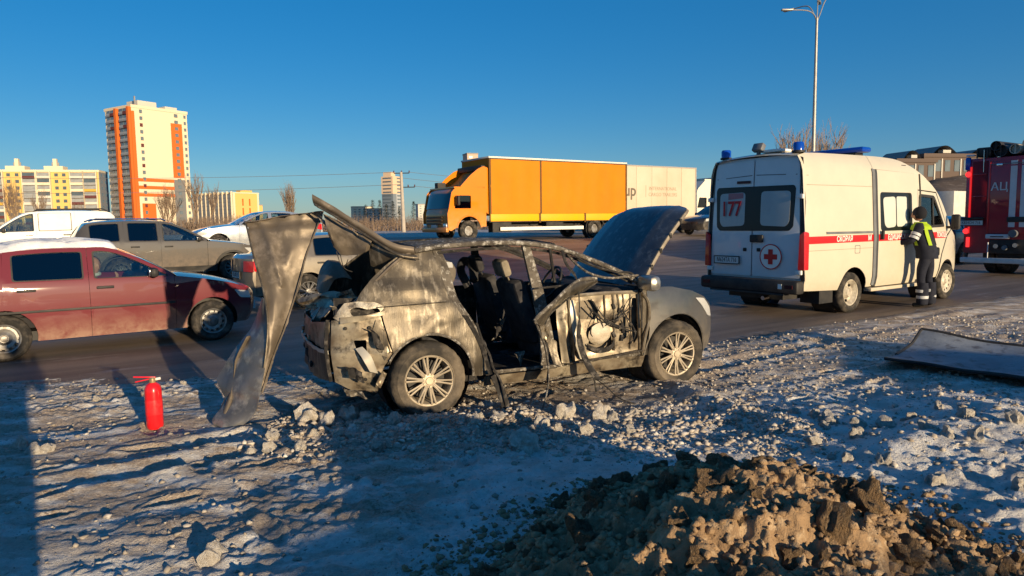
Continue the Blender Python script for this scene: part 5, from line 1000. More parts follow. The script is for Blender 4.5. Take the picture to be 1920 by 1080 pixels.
# ------------------------------------------------------------ people
NAVY = mat('navy uniform cloth', (.010, .012, .022), .85, c2=(.018, .020, .032), scale=14, bump=.3, bscale=60); HIVIS = mat('hi-vis yellow', (.34, .48, .015), .7, c2=(.28, .42, .015), scale=20); REFL = mat('reflective tape', (.52, .53, .54), .4, c2=(.42, .43, .45), scale=30)
FACE = mat('skin', (.46, .25, .17), .55, c2=(.40, .20, .13), scale=20); HAIR = mat('dark hair', (.02, .014, .010), .8, c2=(.035, .025, .018), scale=40, bump=.6, bscale=90); BOOT = mat('black boots', (.012, .012, .012), .6)
def head_mesh(g, c, yaw=0.0, pitch=0.0, s=1.0):
    """egg-shaped head with brow, nose, chin and ears; faces +x before turning"""
    M = Matrix.Rotation(yaw, 3, 'Z') @ Matrix.Rotation(pitch, 3, 'Y'); n, k = 24, 18
    def fn(u, v):
        a = 2 * math.pi * u; b = math.pi * (v - .5); x, y, z = math.cos(b) * math.cos(a), math.cos(b) * math.sin(a), math.sin(b)
        p = Vector((x * .098, y * .076, z * .118))
        if z < 0: p.y *= 1 - .28 * z * z; p.x *= 1 - .10 * z * z
        if x > 0:
            p.x += .026 * math.exp(-((y / .16) ** 2 + ((z + .10) / .20) ** 2)) + .008 * math.exp(-((z - .18) / .10) ** 2) * math.exp(-(y / .5) ** 2) + .012 * math.exp(-((y / .3) ** 2 + ((z + .8) / .16) ** 2))
            p.x -= .010 * (math.exp(-(((y - .36) / .14) ** 2 + ((z - .04) / .10) ** 2)) + math.exp(-(((y + .36) / .14) ** 2 + ((z - .04) / .10) ** 2)))
            p.x += .005 * math.exp(-((y / .3) ** 2 + ((z + .46) / .05) ** 2))
        return tuple(Vector(c) + M @ (p * s))
    g.grid(fn, n, k)
    for q in (-1, 1): g.box(tuple(Vector(c) + M @ (Vector((-.005, q * .080, -.002)) * s)), (.035 * s, .014 * s, .06 * s), (0, .15, yaw), .006)
    return M
def skin_body(name, J, E, label_mats, parent, extra=None, sub=2):
    """J: joint -> (xyz, radius, material index); one skinned surface grown over the joints"""
    names = list(J); me = bpy.data.meshes.new(name); me.from_pydata([J[n][0] for n in names], [(names.index(a), names.index(b)) for a, b in E], []); me.update()
    o = bpy.data.objects.new(name, me); COL.objects.link(o); o.modifiers.new('skin', 'SKIN')
    if not me.skin_vertices: me.skin_vertices.new()
    for i, n in enumerate(names):
        r = J[n][1]; me.skin_vertices[0].data[i].radius = r if isinstance(r, tuple) else (r, r)
    me.skin_vertices[0].data[0].use_root = True
    ss = o.modifiers.new('sub', 'SUBSURF'); ss.levels = ss.render_levels = sub
    dg = bpy.context.evaluated_depsgraph_get(); m2 = bpy.data.meshes.new_from_object(o.evaluated_get(dg)); bpy.data.objects.remove(o)
    V = [tuple(v.co) for v in m2.vertices]; F = [tuple(p.vertices) for p in m2.polygons]; segs = [(Vector(J[a][0]), Vector(J[b][0]), J[a][2], J[b][2]) for a, b in E]
    g = G(); g.add(V, F); nb = len(F)
    if extra: extra(g)
    out = bpy.data.meshes.new(name); out.from_pydata(g.v, [], g.f); out.update(); out.shade_smooth(); out.materials.clear()
    for m in label_mats: out.materials.append(m)
    for p in out.polygons:
        if p.index >= nb: p.material_index = 0; continue
        c = p.center; best = (9, 0)
        for a, b, ma, mb in segs:
            d = b - a; t = max(0, min(1, (c - a).dot(d) / max(1e-6, d.length_squared))); q = (c - a - d * t).length
            if q < best[0]: best = (q, ma if t < .5 else mb)
        p.material_index = best[1]
    o = bpy.data.objects.new(name, out); COL.objects.link(o); o.parent = parent; return o
def hand(J, E, w_, d, up, side, pre):
    """palm and five bent fingers leaving the wrist joint w_ (name), along d"""
    d = Vector(d).normalized(); up = Vector(up).normalized(); s = d.cross(up).normalized() * side; base = Vector(J[w_][0])
    J[pre + 'palm'] = (tuple(base + d * .065), (.034, .022), 0); E.append((w_, pre + 'palm'))
    for k, (off, ln, cu) in enumerate(((-.030, .060, .3), (-.010, .072, .35), (.010, .068, .42), (.028, .054, .5))):
        a = base + d * .095 + s * off; b = a + d * ln * .5 - up * ln * .18; c = b + d * ln * .32 - up * ln * cu
        for nm, p, r in ((f'{pre}{k}a', a, .010), (f'{pre}{k}b', b, .009), (f'{pre}{k}c', c, .008)): J[nm] = (tuple(p), r, 0)
        E += [(pre + 'palm', f'{pre}{k}a'), (f'{pre}{k}a', f'{pre}{k}b'), (f'{pre}{k}b', f'{pre}{k}c')]
    a = base + d * .035 - s * .034; b = a + d * .035 - s * .018 - up * .012; J[pre + 'ta'] = (tuple(a), .011, 0); J[pre + 'tb'] = (tuple(b), .009, 0); E += [(pre + 'palm', pre + 'ta'), (pre + 'ta', pre + 'tb')]
def standing(lean=0.0, arms='reach'):
    l = lean
    J = {'pelvis': ((0, 0, .98), (.155, .125), 2), 'waist': ((.02 + l * .3, 0, 1.12), (.155, .125), 1), 'chest': ((.04 + l * .7, 0, 1.33), (.185, .135), 1), 'top': ((.03 + l * .9, 0, 1.46), (.13, .10), 1), 'neck': ((.035 + l, 0, 1.54), .058, 0)}
    E = [('pelvis', 'waist'), ('waist', 'chest'), ('chest', 'top'), ('top', 'neck')]
    for s, n in ((-1, 'r'), (1, 'l')):
        k = .04 * s
        J[n + 'hip'] = ((0, s * .10, .90), .105, 2); J[n + 'thigh'] = ((.02 + k, s * .115, .70), .092, 2); J[n + 'knee'] = ((.03 + k, s * .12, .50), .072, 2); J[n + 'calf'] = ((.0 + k, s * .125, .32), .076, 2); J[n + 'ankle'] = ((-.02 + k, s * .13, .10), .062, 2); J[n + 'heel'] = ((-.03 + k, s * .13, .055), .048, 3); J[n + 'toe'] = ((.15 + k, s * .15, .042), .040, 3)
        E += [('pelvis', n + 'hip'), (n + 'hip', n + 'thigh'), (n + 'thigh', n + 'knee'), (n + 'knee', n + 'calf'), (n + 'calf', n + 'ankle'), (n + 'ankle', n + 'heel'), (n + 'heel', n + 'toe')]
        J[n + 'sho'] = ((.03 + l * .85, s * .19, 1.44), .082, 1)
        if arms == 'reach': J[n + 'elb'] = ((.10 + l, s * .27, 1.20), .062, 1); J[n + 'wri'] = ((.33 + l, s * .20, 1.16), .046, 1); dd = (1, -s * .2, .05)
        elif arms == 'camera': J[n + 'elb'] = ((.12, s * .27, 1.22), .062, 1); J[n + 'wri'] = ((.26, s * .12, 1.44), .042, 1); dd = (.5, -s * .5, .8)
        else: J[n + 'elb'] = ((-.02 + l, s * .27, 1.16), .062, 1); J[n + 'wri'] = ((.05 + l, s * .29, .93), .044, 1); dd = (.15, 0, -1)
        E += [('top', n + 'sho'), (n + 'sho', n + 'elb'), (n + 'elb', n + 'wri')]; hand(J, E, n + 'wri', dd, (0, -s, 0) if arms == 'down' else (0, 0, 1), s if arms != 'down' else 1, n + 'h')
    return J, E
def person(label, loc, deg, mats, lean=0.0, arms='reach', hat=True, pitch=0.0, group=None, yaw=0.0):
    t = thing('person', label, 'person', loc, deg, group); J, E = standing(lean, arms); hc = Vector(J['neck'][0]) + Vector((.035, 0, .135))
    b = skin_body('body', J, E, mats, t, lambda g: head_mesh(g, hc, yaw, pitch))
    def cap(u, v):
        a = 2 * math.pi * u; q = v * 1.75; rr = math.sin(q) if q < 1.57 else 1.0; zz = math.cos(q) if q < 1.57 else (1.57 - q) * 2.2
        return (hc.x - .012 + .108 * rr * math.cos(a), hc.y + .088 * rr * math.sin(a), hc.z + .028 + .108 * zz)
    G().grid(cap, 20, 9).build('hat' if hat else 'hair', mats[4], t, 60); return t, J
off, J = person('person in navy uniform with hi-vis yoke leaning to the ambulance side door', (7.50, 12.47, 0), 140, [FACE, NAVY, NAVY, BOOT, NAVY], lean=.10, pitch=.25)
# hood, vest yoke, tape
hc = Vector(J['neck'][0]) + Vector((.02, 0, .10)); G().grid(lambda u, v: (hc.x + .0 + .112 * math.sin(v * 2.4) * math.cos(u * 6.283) - .015, .096 * math.sin(v * 2.4) * math.sin(u * 6.283), hc.z + .06 - .01 + .13 * math.cos(v * 2.4)), 20, 10).build('hood', mat('black hood', (.012, .012, .016), .9), off, 60)
def torso(u, z, gr=0.02):
    k = max(0, min(1, (z - 1.12) / .34)); cx = np.interp(z, [.98, 1.12, 1.33, 1.46, 1.52], [.0, .05, .11, .12, .13]); rx_ = np.interp(z, [.98, 1.12, 1.33, 1.46, 1.52], [.165, .165, .165, .13, .07]) + gr; ry_ = np.interp(z, [.98, 1.12, 1.33, 1.46, 1.52], [.185, .19, .225, .20, .09]) + gr
    return (float(cx + rx_ * math.cos(u)), float(ry_ * math.sin(u)), z)
G().grid(lambda u, v: torso(u * 6.283, 1.40 + .135 * v, .028), 28, 6).build('hi_vis_yoke', HIVIS, off, 60)
for a0 in (.9, 2.1, 3.6, 5.1): G().grid(lambda u, v, a0=a0: torso(a0 + .32 * u, 1.12 + .30 * v, .030), 4, 10).build('hi_vis_strap', HIVIS, off, 60)
G().grid(lambda u, v: torso(u * 6.283, .88 + .55 * v, .012), 28, 4).build('jacket_hem', NAVY, off, 60)
for s, n in ((-1, 'r'), (1, 'l')):
    for z in (.30, .19):
        an, kn = Vector(J[n + 'ankle'][0]), Vector(J[n + 'knee'][0]); t_ = (z - an.z) / (kn.z - an.z); c = an.lerp(kn, t_)
        G().lathe([(.098, -.026), (.100, 0), (.099, .026)], (c.x, c.y, z), 'Z', 20).build('reflective_band', REFL, off)
    G().lathe([(.088, .06), (.098, .11), (.097, .20), (.094, .36), (.085, .45)], (Vector(J[n + 'calf'][0]).x - .01, Vector(J[n + 'calf'][0]).y, 0), 'Z', 20).build('trouser_leg', NAVY, off)
    e, h_ = Vector(J[n + 'elb'][0]), Vector(J[n + 'sho'][0])
    for q in (.25, .5): c = e.lerp(h_, q); G().tube([c - (h_ - e).normalized() * .025, c + (h_ - e).normalized() * .025], .083, 14, False).build('sleeve_tape', REFL, off)
G().box((-.13, -.13, 1.0), (.07, .14, .16), None, .03).build('belt_pouch', BOOT, off)
G().lathe([(0, .0), (.035, .0), (.035, .004)], (.02, -.272, 1.40), 'Y', 16).build('sleeve_patch', mat('grey patch', (.35, .37, .45), .6), off)
# driver of the red car
COATM = mat('dark coat', (.03, .025, .03), .9); PALE = mat('pale scarf', (.5, .5, .48), .8)
drv = thing('person', 'driver in dark coat looking out of the red hatchback with one hand raised', 'person', tuple(red.matrix_basis @ Vector((1.02, -.05, .44))) if False else (-6.708 + .814 * 1.06 - .581 * -.16, 9.056 + .581 * 1.06 + .814 * -.16, .30), 35.5)
J = {'pelvis': ((0, 0, .12), (.15, .13), 1), 'chest': ((-.06, 0, .45), (.17, .12), 1), 'top': ((-.07, 0, .60), (.12, .09), 1), 'neck': ((-.06, 0, .68), .055, 0), 'lhip': ((.06, .1, .12), .10, 1), 'lknee': ((.45, .14, .26), .08, 1), 'lank': ((.62, .14, -.05), .06, 1), 'rhip': ((.06, -.1, .12), .10, 1), 'rknee': ((.45, -.14, .26), .08, 1), 'rank': ((.62, -.14, -.05), .06, 1),
     'rsho': ((-.06, -.19, .58), .075, 1), 'relb': ((.10, -.27, .40), .055, 1), 'rwri': ((.22, -.22, .58), .04, 1), 'lsho': ((-.06, .19, .58), .075, 1), 'lelb': ((.12, .25, .38), .055, 1), 'lwri': ((.32, .20, .50), .04, 1)}
E = [('pelvis', 'chest'), ('chest', 'top'), ('top', 'neck'), ('pelvis', 'lhip'), ('lhip', 'lknee'), ('lknee', 'lank'), ('pelvis', 'rhip'), ('rhip', 'rknee'), ('rknee', 'rank'), ('top', 'rsho'), ('rsho', 'relb'), ('relb', 'rwri'), ('top', 'lsho'), ('lsho', 'lelb'), ('lelb', 'lwri')]
hand(J, E, 'rwri', (.2, -.1, 1), (.9, -.4, 0), 1, 'rh'); hand(J, E, 'lwri', (1, 0, .2), (0, 0, 1), 1, 'lh')
hd = (-.02, -.02, .815); yaw = R(-62); skin_body('body', J, E, [FACE, COATM], drv, lambda g: head_mesh(g, hd, yaw, .05, 1.05))
G().grid(lambda u, v: (hd[0] - .016 + .108 * math.sin(v * 1.62) * math.cos(u * 6.283), hd[1] + .014 + .094 * math.sin(v * 1.62) * math.sin(u * 6.283), hd[2] + .026 + .108 * math.cos(v * 1.62)), 20, 8).build('hair', HAIR, drv, 60)
G().tube([(-.03 + .075 * math.cos(t), .075 * math.sin(t), .69 + .01 * math.cos(t)) for t in np.linspace(0, 6.283, 14)], .028, 8).build('collar', PALE, drv)

# ------------------------------------------------------------ extinguisher, frosted sheet
ex = thing('fire_extinguisher', 'red fire extinguisher standing on the trampled snow', 'fire extinguisher', (-2.89, 5.45, float(ground_z(-2.89, 5.45)) - .01), 200)
EXR = mat('extinguisher red', (.62, .012, .016), .28, coat=.7, c2=(.55, .010, .014), scale=5)
ey = G().lathe([(0, 0), (.052, 0), (.060, .012), (.0635, .03), (.0635, .30), (.060, .335), (.048, .36), (.028, .374), (.022, .38)], n=32).build('cylinder', EXR, ex)
G().lathe([(.064, .12), (.0645, .125), (.0645, .235), (.064, .24)], n=32).build('label_band', mat('faded label', (.64, .014, .018), .35, c2=(.64, .03, .035), scale=40), ey)
hv = G().lathe([(.024, .37), (.026, .38), (.026, .41), (.018, .42)], n=16, cap=True).build('valve', mat('brass valve', (.45, .35, .2), .35, .7), ex)
G().box((.055, 0, .425), (.16, .022, .012), (0, -.10, 0), .004).build('lever', EXR, hv); G().box((.06, 0, .400), (.13, .02, .010), (0, .16, 0), .004).build('carry_handle', EXR, hv); G().tube([(-.02, 0, .40), (-.06, .0, .405)], .011, 8).build('nozzle', mat('pale nozzle', (.7, .68, .6), .4), hv)
mt = thing('frosted_mat', 'black sheet with a curled corner lying frosted on the snow', 'mat', (4.45, 7.1, 0.06), 0)
def mat_fn(u, v):
    a = np.array((3.98, 7.30)) * (1 - u) + np.array((5.05, 5.72)) * u; b = np.array((4.93, 8.25)) * (1 - u) + np.array((6.6, 6.6)) * u
    p = a * (1 - v) + b * v; z = .02 + .13 * v ** 2 * (1 - u * .5) + .06 * math.exp(-(((1 - v) ** 2 + u ** 2) / .05)) + .05 * (1 - v) ** 6 + .018 * noise.noise((p[0] * 2, p[1] * 2, 0)) + .05 * sstep(.8, 1, u)
    return (p[0] - 4.45, p[1] - 7.1, float(z))
me = G().grid(mat_fn, 40, 24).mesh('sheet', None); bm = bmesh.new(); bm.from_mesh(me); thicken(bm, .018); bm.to_mesh(me); bm.free(); me.shade_smooth(); me.set_sharp_from_angle(angle=R(50))
link('sheet', me, mat('frosted bitumen', (.27, .29, .31), .6, c2=(.19, .205, .22), scale=3, c3=(.10, .10, .11), s3=8, bump=.3, bscale=40), mt)
bd = [mat_fn(u, 1) for u in np.linspace(0, 1, 20)]; G().tube(bd, .022, 6).build('rolled_edge', BLACK, mt); G().tube([mat_fn(u, 0) for u in np.linspace(0, 1, 20)], .018, 6).build('rolled_edge', BLACK, mt); G().tube([mat_fn(0, v) for v in np.linspace(.3, 1, 10)], .018, 6).build('rolled_edge', BLACK, mt)

# ------------------------------------------------------------ clods, ice, heap
def rock_mesh(name, seed, sub=2, rough=.28):
    bm = bmesh.new(); bmesh.ops.create_icosphere(bm, subdivisions=sub, radius=1.0)
    for v in bm.verts: v.co *= 1 + rough * noise.noise(v.co * 1.3 + Vector((seed * 7.1, 0, 0))) * 1.6 + rough * .5 * noise.noise(v.co * 3.4 + Vector((0, seed * 3.3, 0))) + rough * .22 * noise.noise(v.co * 8 + Vector((0, 0, seed)))
    me = bpy.data.meshes.new(name); bm.to_mesh(me); bm.free(); me.shade_smooth(); me.set_sharp_from_angle(angle=R(40)); return me
DIRT = mat('frozen dirt', (.36, .235, .13), .95, c2=(.22, .145, .085), scale=6, c3=(.46, .34, .215), s3=16, bump=1.0, bscale=34)
ICE = mat('dirty ice lump', (.60, .56, .50), .75, c2=(.38, .33, .27), scale=2.2, c3=(.58, .55, .5), s3=3, bump=1.0, bscale=9)
HX, HY = .98, 2.60
def heap_r(x, y):
    dx, dy = x - HX, y - HY; return np.hypot((dx * .43 + dy * .90) / 1.45, (dx * .90 - dy * .43) / 1.24) + .20 * fbm(x * 1.6, y * 1.6, 131, 3)
def heap_h(x, y):
    r = heap_r(x, y); k = np.clip(1 - r, 0, 1)
    h = .60 * k ** .95 + .03
    ed = np.clip((1.05 - r) * 3, 0, 1)
    b = np.abs(fbm(x * 4.5, y * 4.5, 151, 3, .5)); c = np.abs(fbm(x * 11, y * 11, 161, 3, .55))
    h = h + (.10 - .42 * b) * ed * .55 + (.04 - .17 * c) * ed + .020 * fbm(x * 34, y * 34, 171, 3, .6) * ed
    return h - .14 * np.clip((r - .98) * 5, 0, 1)
hx = np.linspace(HX - 1.7, HX + 1.75, 440); hy = np.linspace(HY - 1.5, HY + 1.5, 420); A_, B_ = np.meshgrid(hx, hy, indexing='ij')
heap = thing('dirt_heap', 'heap of frozen brown dirt clods on the snowy verge', 'dirt heap', (HX, HY, 0))
hm = np_grid('mound', A_ - HX, B_ - HY, heap_h(A_, B_), DIRT); hm.parent = heap
CL = [rock_mesh('clod', i, 3, .55) for i in range(9)]
DIRTC = mat('frozen dirt clod', (.36, .235, .13), .95, c2=(.22, .145, .085), scale=1.2, c3=(.46, .34, .215), s3=2.6, bump=1.0, bscale=5)
MATS['frozen dirt clod'].node_tree.nodes['Bump'].inputs['Distance'].default_value = .35
for me in CL: me.materials.append(DIRTC)
rg = random.Random(5)
n_ = 0
while n_ < 285:
    x = rg.uniform(HX - 1.6, HX + 1.65); y = rg.uniform(2.0, HY + 1.4); r_ = float(heap_r(np.array(x), np.array(y)))
    if r_ > 1.12: continue
    n_ += 1; s = .014 + .042 * rg.random() ** 2.2 + (.022 * rg.random() if n_ < 40 else 0)
    z = float(heap_h(np.array(x), np.array(y))) + s * .12
    link('clod', CL[n_ % 9], None, heap, (x - HX, y - HY, max(z, .02)), (rg.uniform(0, 6), rg.uniform(0, 6), rg.uniform(0, 6)), (s * rg.uniform(.9, 1.4), s, s * rg.uniform(.7, .95)))
# loose ice lumps that can be told apart
IC = [rock_mesh('ice_chunk', 20 + i, 3, .44) for i in range(6)]
for me in IC: me.materials.append(ICE)
spots = [(-1.66, 5.55, .10, 'beside the hanging metal sheet'), (-1.52, 5.45, .07, 'beside the hanging metal sheet'), (-1.36, 5.62, .08, 'under the wreck bumper'), (-1.2, 5.5, .055, 'under the wreck bumper'), (-.95, 5.35, .06, 'under the wreck bumper'), (-.72, 5.32, .06, 'under the wreck bumper'), (-3.62, 4.95, .055, 'near the extinguisher'), (-3.42, 4.80, .05, 'near the extinguisher'), (-3.36, 4.84, .045, 'near the extinguisher'),
         (-1.45, 3.18, .055, 'alone on the trampled snow'), (-1.72, 4.75, .05, 'near the extinguisher'), (-1.85, 4.72, .045, 'near the extinguisher'), (.42, 5.55, .085, 'beside the wreck door'), (.72, 5.52, .07, 'beside the wreck door'), (.22, 5.2, .06, 'beside the wreck door'), (.08, 4.72, .09, 'beside the wreck door'), (.55, 5.1, .05, 'beside the wreck door'), (-.30, 5.28, .05, 'beside the wreck wheel'), (-.12, 5.42, .05, 'beside the wreck wheel'), (-3.9, 6.35, .03, 'on the road edge'), (-2.9, 7.1, .03, 'on the road edge'), (-3.35, 6.9, .025, 'on the road edge'), (-2.35, 5.85, .03, 'near the extinguisher')]
for i in range(34):
    spots.append((rg.uniform(-1.9, 1.3), rg.uniform(4.7, 5.65), rg.uniform(.022, .05), 'in the rubble below the wreck'))
for i in range(26):
    spots.append((rg.uniform(2.0, 3.6), rg.uniform(3.3, 5.6), rg.uniform(.025, .065), 'in the churned snow right of the dirt heap'))
LB = {'beside the hanging metal sheet': 'grubby ice lump beside the hanging metal sheet', 'under the wreck bumper': 'frozen snow lump below the bare rear bumper of the wreck', 'near the extinguisher': 'small pale ice lump lying near the red extinguisher', 'alone on the trampled snow': 'round pale ice lump alone on the trampled snow', 'beside the wreck door': 'broken ice lump in front of the torn car door', 'beside the wreck wheel': 'ice lump against the rear wheel of the wreck', 'on the road edge': 'tiny white ice crumb on the road edge', 'in the rubble below the wreck': 'small broken ice piece in the rubble along the wreck', 'in the churned snow right of the dirt heap': 'snow clod in the churned bank past the dirt heap'}
RANK = ('largest', 'second largest', 'third largest', 'fourth largest', 'fifth largest', 'sixth largest', 'smallest')
CNT = {}
for q in spots: CNT.setdefault(q[3], []).append(q[2])
spots = [(x, y, s * (1 + .06 * i / 23 if i < 23 else 1), wh) for i, (x, y, s, wh) in enumerate(spots)]; CNT = {k: sorted((q[2] for q in spots if q[3] == k), reverse=True) for k in CNT}
for i, (x, y, s, wh) in enumerate(spots):
    o = link('ice_chunk', IC[i % 6], None, None, (x, y, float(ground_z(x, y)) + s * .25), (rg.uniform(0, 6), rg.uniform(0, 6), rg.uniform(0, 6)), (s * 1.15, s, s * .8)); tag(o, (RANK[CNT[wh].index(s)] + ' ' + LB[wh].replace('small ', '').replace('tiny ', '')) if 1 < len(CNT[wh]) < 8 else LB[wh], 'ice chunk', 'ice lumps ' + wh)
# countless crumbs
def crumbs(name, n, area, rmin, rmax, m, seed, dens=None, zf=None):
    r_ = np.random.RandomState(seed); bm = bmesh.new(); bmesh.ops.create_icosphere(bm, subdivisions=1, radius=1.0); V0 = np.array([v.co[:] for v in bm.verts]); F0 = np.array([[v.index for v in f.verts] for f in bm.faces]); bm.free()
    x = r_.uniform(area[0], area[1], n * 3); y = r_.uniform(area[2], area[3], n * 3)
    if dens is not None: k = r_.rand(n * 3) < dens(x, y); x, y = x[k], y[k]
    x, y = x[:n], y[:n]; n = len(x); s = rmin + (rmax - rmin) * r_.rand(n) ** 3; z = (zf or ground_z)(x, y) + s * .2
    V = V0[None] * (1 + 1.1 * (r_.rand(n, len(V0), 1) - .5)) * s[:, None, None] * np.array([1.2, 1, .75]); c = np.cos(r_.rand(n) * 6.28); sn = np.sqrt(1 - c * c)
    V = np.stack([V[..., 0] * c[:, None] - V[..., 1] * sn[:, None], V[..., 0] * sn[:, None] + V[..., 1] * c[:, None], V[..., 2]], -1) + np.stack([x, y, z], -1)[:, None]
    F = (F0[None] + (np.arange(n) * len(V0))[:, None, None]).reshape(-1, 3); me = bpy.data.meshes.new(name); me.vertices.add(n * len(V0)); me.vertices.foreach_set('co', V.astype(np.float32).ravel())
    me.loops.add(F.size); me.loops.foreach_set('vertex_index', F.ravel().astype(np.int32)); me.polygons.add(len(F)); me.polygons.foreach_set('loop_start', np.arange(0, F.size, 3, dtype=np.int32)); me.update(calc_edges=True); me.materials.append(m)
    o = bpy.data.objects.new(name, me); COL.objects.link(o); return o
GRIT = mat('grit', (.20, .165, .13), .9, c2=(.34, .30, .25), scale=4, c3=(.48, .45, .41), s3=5); CRUMB = mat('ice crumbs', (.46, .41, .35), .8, c2=(.25, .205, .16), scale=6, c3=(.60, .57, .52), s3=7)
tag(crumbs('ice_crumbs', 7000, (-2.0, 2.2, 4.4, 6.0), .004, .026, CRUMB, 3, lambda x, y: np.clip(1.15 - np.abs(y - (5.25 - .06 * x)) / .75, .05, 1)), 'pale ice crumbs strewn along the wreck', 'ice crumbs', kind='stuff')
tag(crumbs('gravel', 9000, (-5.5, 9.5, 2.6, 9.5), .004, .020, GRIT, 4, lambda x, y: .35 + .65 * (fbm(x * .9, y * .9, 301, 3) > 0)), 'brown grit scattered over the verge', 'gravel', kind='stuff')
o = crumbs('dirt_crumbs', 9000, (HX - 1.5, HX + 1.6, 2.0, HY + 1.5), .004, .022, DIRT, 12, lambda x, y: np.clip((1.25 - heap_r(x, y)) * 4, 0, 1), lambda x, y: np.maximum(heap_h(x, y), ground_z(x, y)))
o.parent = heap; o.location = (-HX, -HY, 0); o['kind'] = 'stuff'
tag(crumbs('snow_crumbs', 7000, (1.2, 9.5, 4.0, 11.0), .004, .024, CRUMB, 9, lambda x, y: np.clip((edge_d(x, y) * -1) / 1.5, .05, 1)), 'broken snow crumbs on the right hand verge', 'snow crumbs', kind='stuff')
# ------------------------------------------------------------ the photographer, and unseen cars added to cast the long shadows
ph, _ = person('person in a dark coat holding up a phone on the verge', (.04, -.36, 0), 90, [FACE, COATM, NAVY, BOOT, HAIR], arms='camera', hat=False)
for src, nm, lb, pos, dg in ((sedan, 'shadow_caster_sedan', 'unseen gold sedan added behind the photographer to cast shadows', (9.5, -.9, .02), 35), (suv, 'shadow_caster_suv', 'unseen dark grey SUV added behind the gold sedan to cast shadows', (6.0, -5.8, .02), 35)):
    c = copy_tree(src); c.name = nm; c['label'] = lb; c.location = pos; c.rotation_euler = (0, 0, R(dg))

# ------------------------------------------------------------ buildings
def bframe(name, label, corner, deg): return thing(name, label, 'building', (corner[0], corner[1], .9), deg)
CREAM = mat('cream render', (.66, .56, .40), .9, c2=(.60, .50, .36), scale=.1); ORANGE = mat('orange render', (.60, .13, .02), .85, c2=(.52, .11, .02), scale=.1); GREYR = mat('grey render', (.17, .17, .17), .9, c2=(.14, .14, .145), scale=.1); YELR = mat('yellow render', (.62, .42, .14), .9, c2=(.56, .37, .12), scale=.1)
WING = mat('window glass far', (.05, .07, .09), .15, coat=.6, c2=(.14, .17, .19), scale=.35); BALC = mat('balcony glazing', (.30, .31, .31), .35, c2=(.13, .13, .14), scale=.5, coat=.4); MAROON = mat('maroon balcony', (.10, .03, .03), .7); ROOFG = mat('roof grey', (.25, .24, .23), .8); PANELW = mat('pale panel', (.55, .52, .46), .9, c2=(.45, .42, .37), scale=.2)
BOXM = {}
def unit(m):
    if m.name not in BOXM: me = G().box((0, 0, 0), (1, 1, 1)).mesh('piece', 0); me.materials.append(m); BOXM[m.name] = me
    return BOXM[m.name]
def piece(nm, m, par, a, b): return link(nm, unit(m), None, par, [(a[i] + b[i]) / 2 for i in range(3)], None, [abs(b[i] - a[i]) for i in range(3)])
# tower: x along the lit gable wall (away to the right), y along the balcony front (away to the left)
tw = bframe('residential_tower', 'tall cream tower block with orange and grey vertical bands', (-170.5, 318), 57.7); HT = 55.0; FLO = 18; fh = HT / FLO
piece('wall', CREAM, tw, (0, 0, 0), (27, 22, HT)); piece('parapet', CREAM, tw, (-.3, -.3, HT), (27.3, 22.3, HT + 1.3)); piece('lift_house', PANELW, tw, (6, 5, HT + 1.3), (15, 14, HT + 4.5)); piece('roof_mast', ROOFG, tw, (4, 4, HT), (4.5, 4.5, HT + 6)); piece('roof_vent', PANELW, tw, (18, 3, HT + 1.3), (24, 8, HT + 3))
gy_ = -.25
piece('orange_band', ORANGE, tw, (18.5, gy_, 24.5), (24.0, 0, HT - 5)); piece('grey_band', GREYR, tw, (18.5, gy_, 0), (24.0, 0, 23.5)); piece('orange_band', ORANGE, tw, (2.5, gy_, 0), (8.8, 0, 12)); piece('orange_corner', ORANGE, tw, (-.4, gy_, 0), (1.2, 1.2, HT - 1.5))
for z in (15.2, 18.6, 22.0): piece('orange_stripe', ORANGE, tw, (1.2, gy_, z), (18.5, 0, z + 1.5))
for k in range(FLO):
    z = k * fh + 1.0
    piece('window', WING if k % 3 else MAROON, tw, (3.6, gy_ - .1, z), (4.8, 0, z + 1.5)); piece('window', WING, tw, (20.4, gy_ - .15, z), (22.0, 0, z + 1.5)); piece('window', WING, tw, (25.2, gy_ - .05, z), (26.2, 0, z + 1.4))
    for j, (y0, y1) in enumerate(((2.2, 5.0), (5.3, 8.2), (13.0, 15.8), (16.1, 19.0))):
        piece('balcony', MAROON if (k > 13 and j % 2 == 0 and k % 2) else BALC, tw, (-1.3, y0, z - .8), (0, y1, z + .55)); piece('window', WING, tw, (-.9, y0 + .15, z + .55), (0, y1 - .15, z + 1.9))
for y0, y1 in ((.0, 1.6), (10.2, 12.0)): piece('orange_column', ORANGE, tw, (-1.5, y0, 0), (0, y1, HT + .3))
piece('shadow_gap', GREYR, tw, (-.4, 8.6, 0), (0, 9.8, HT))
# long yellow slab with balconies
yb = bframe('apartment_slab', 'long nine storey yellow and white apartment slab with roof turrets', (-196, 333), 193.3 - 0); HB = 27.5
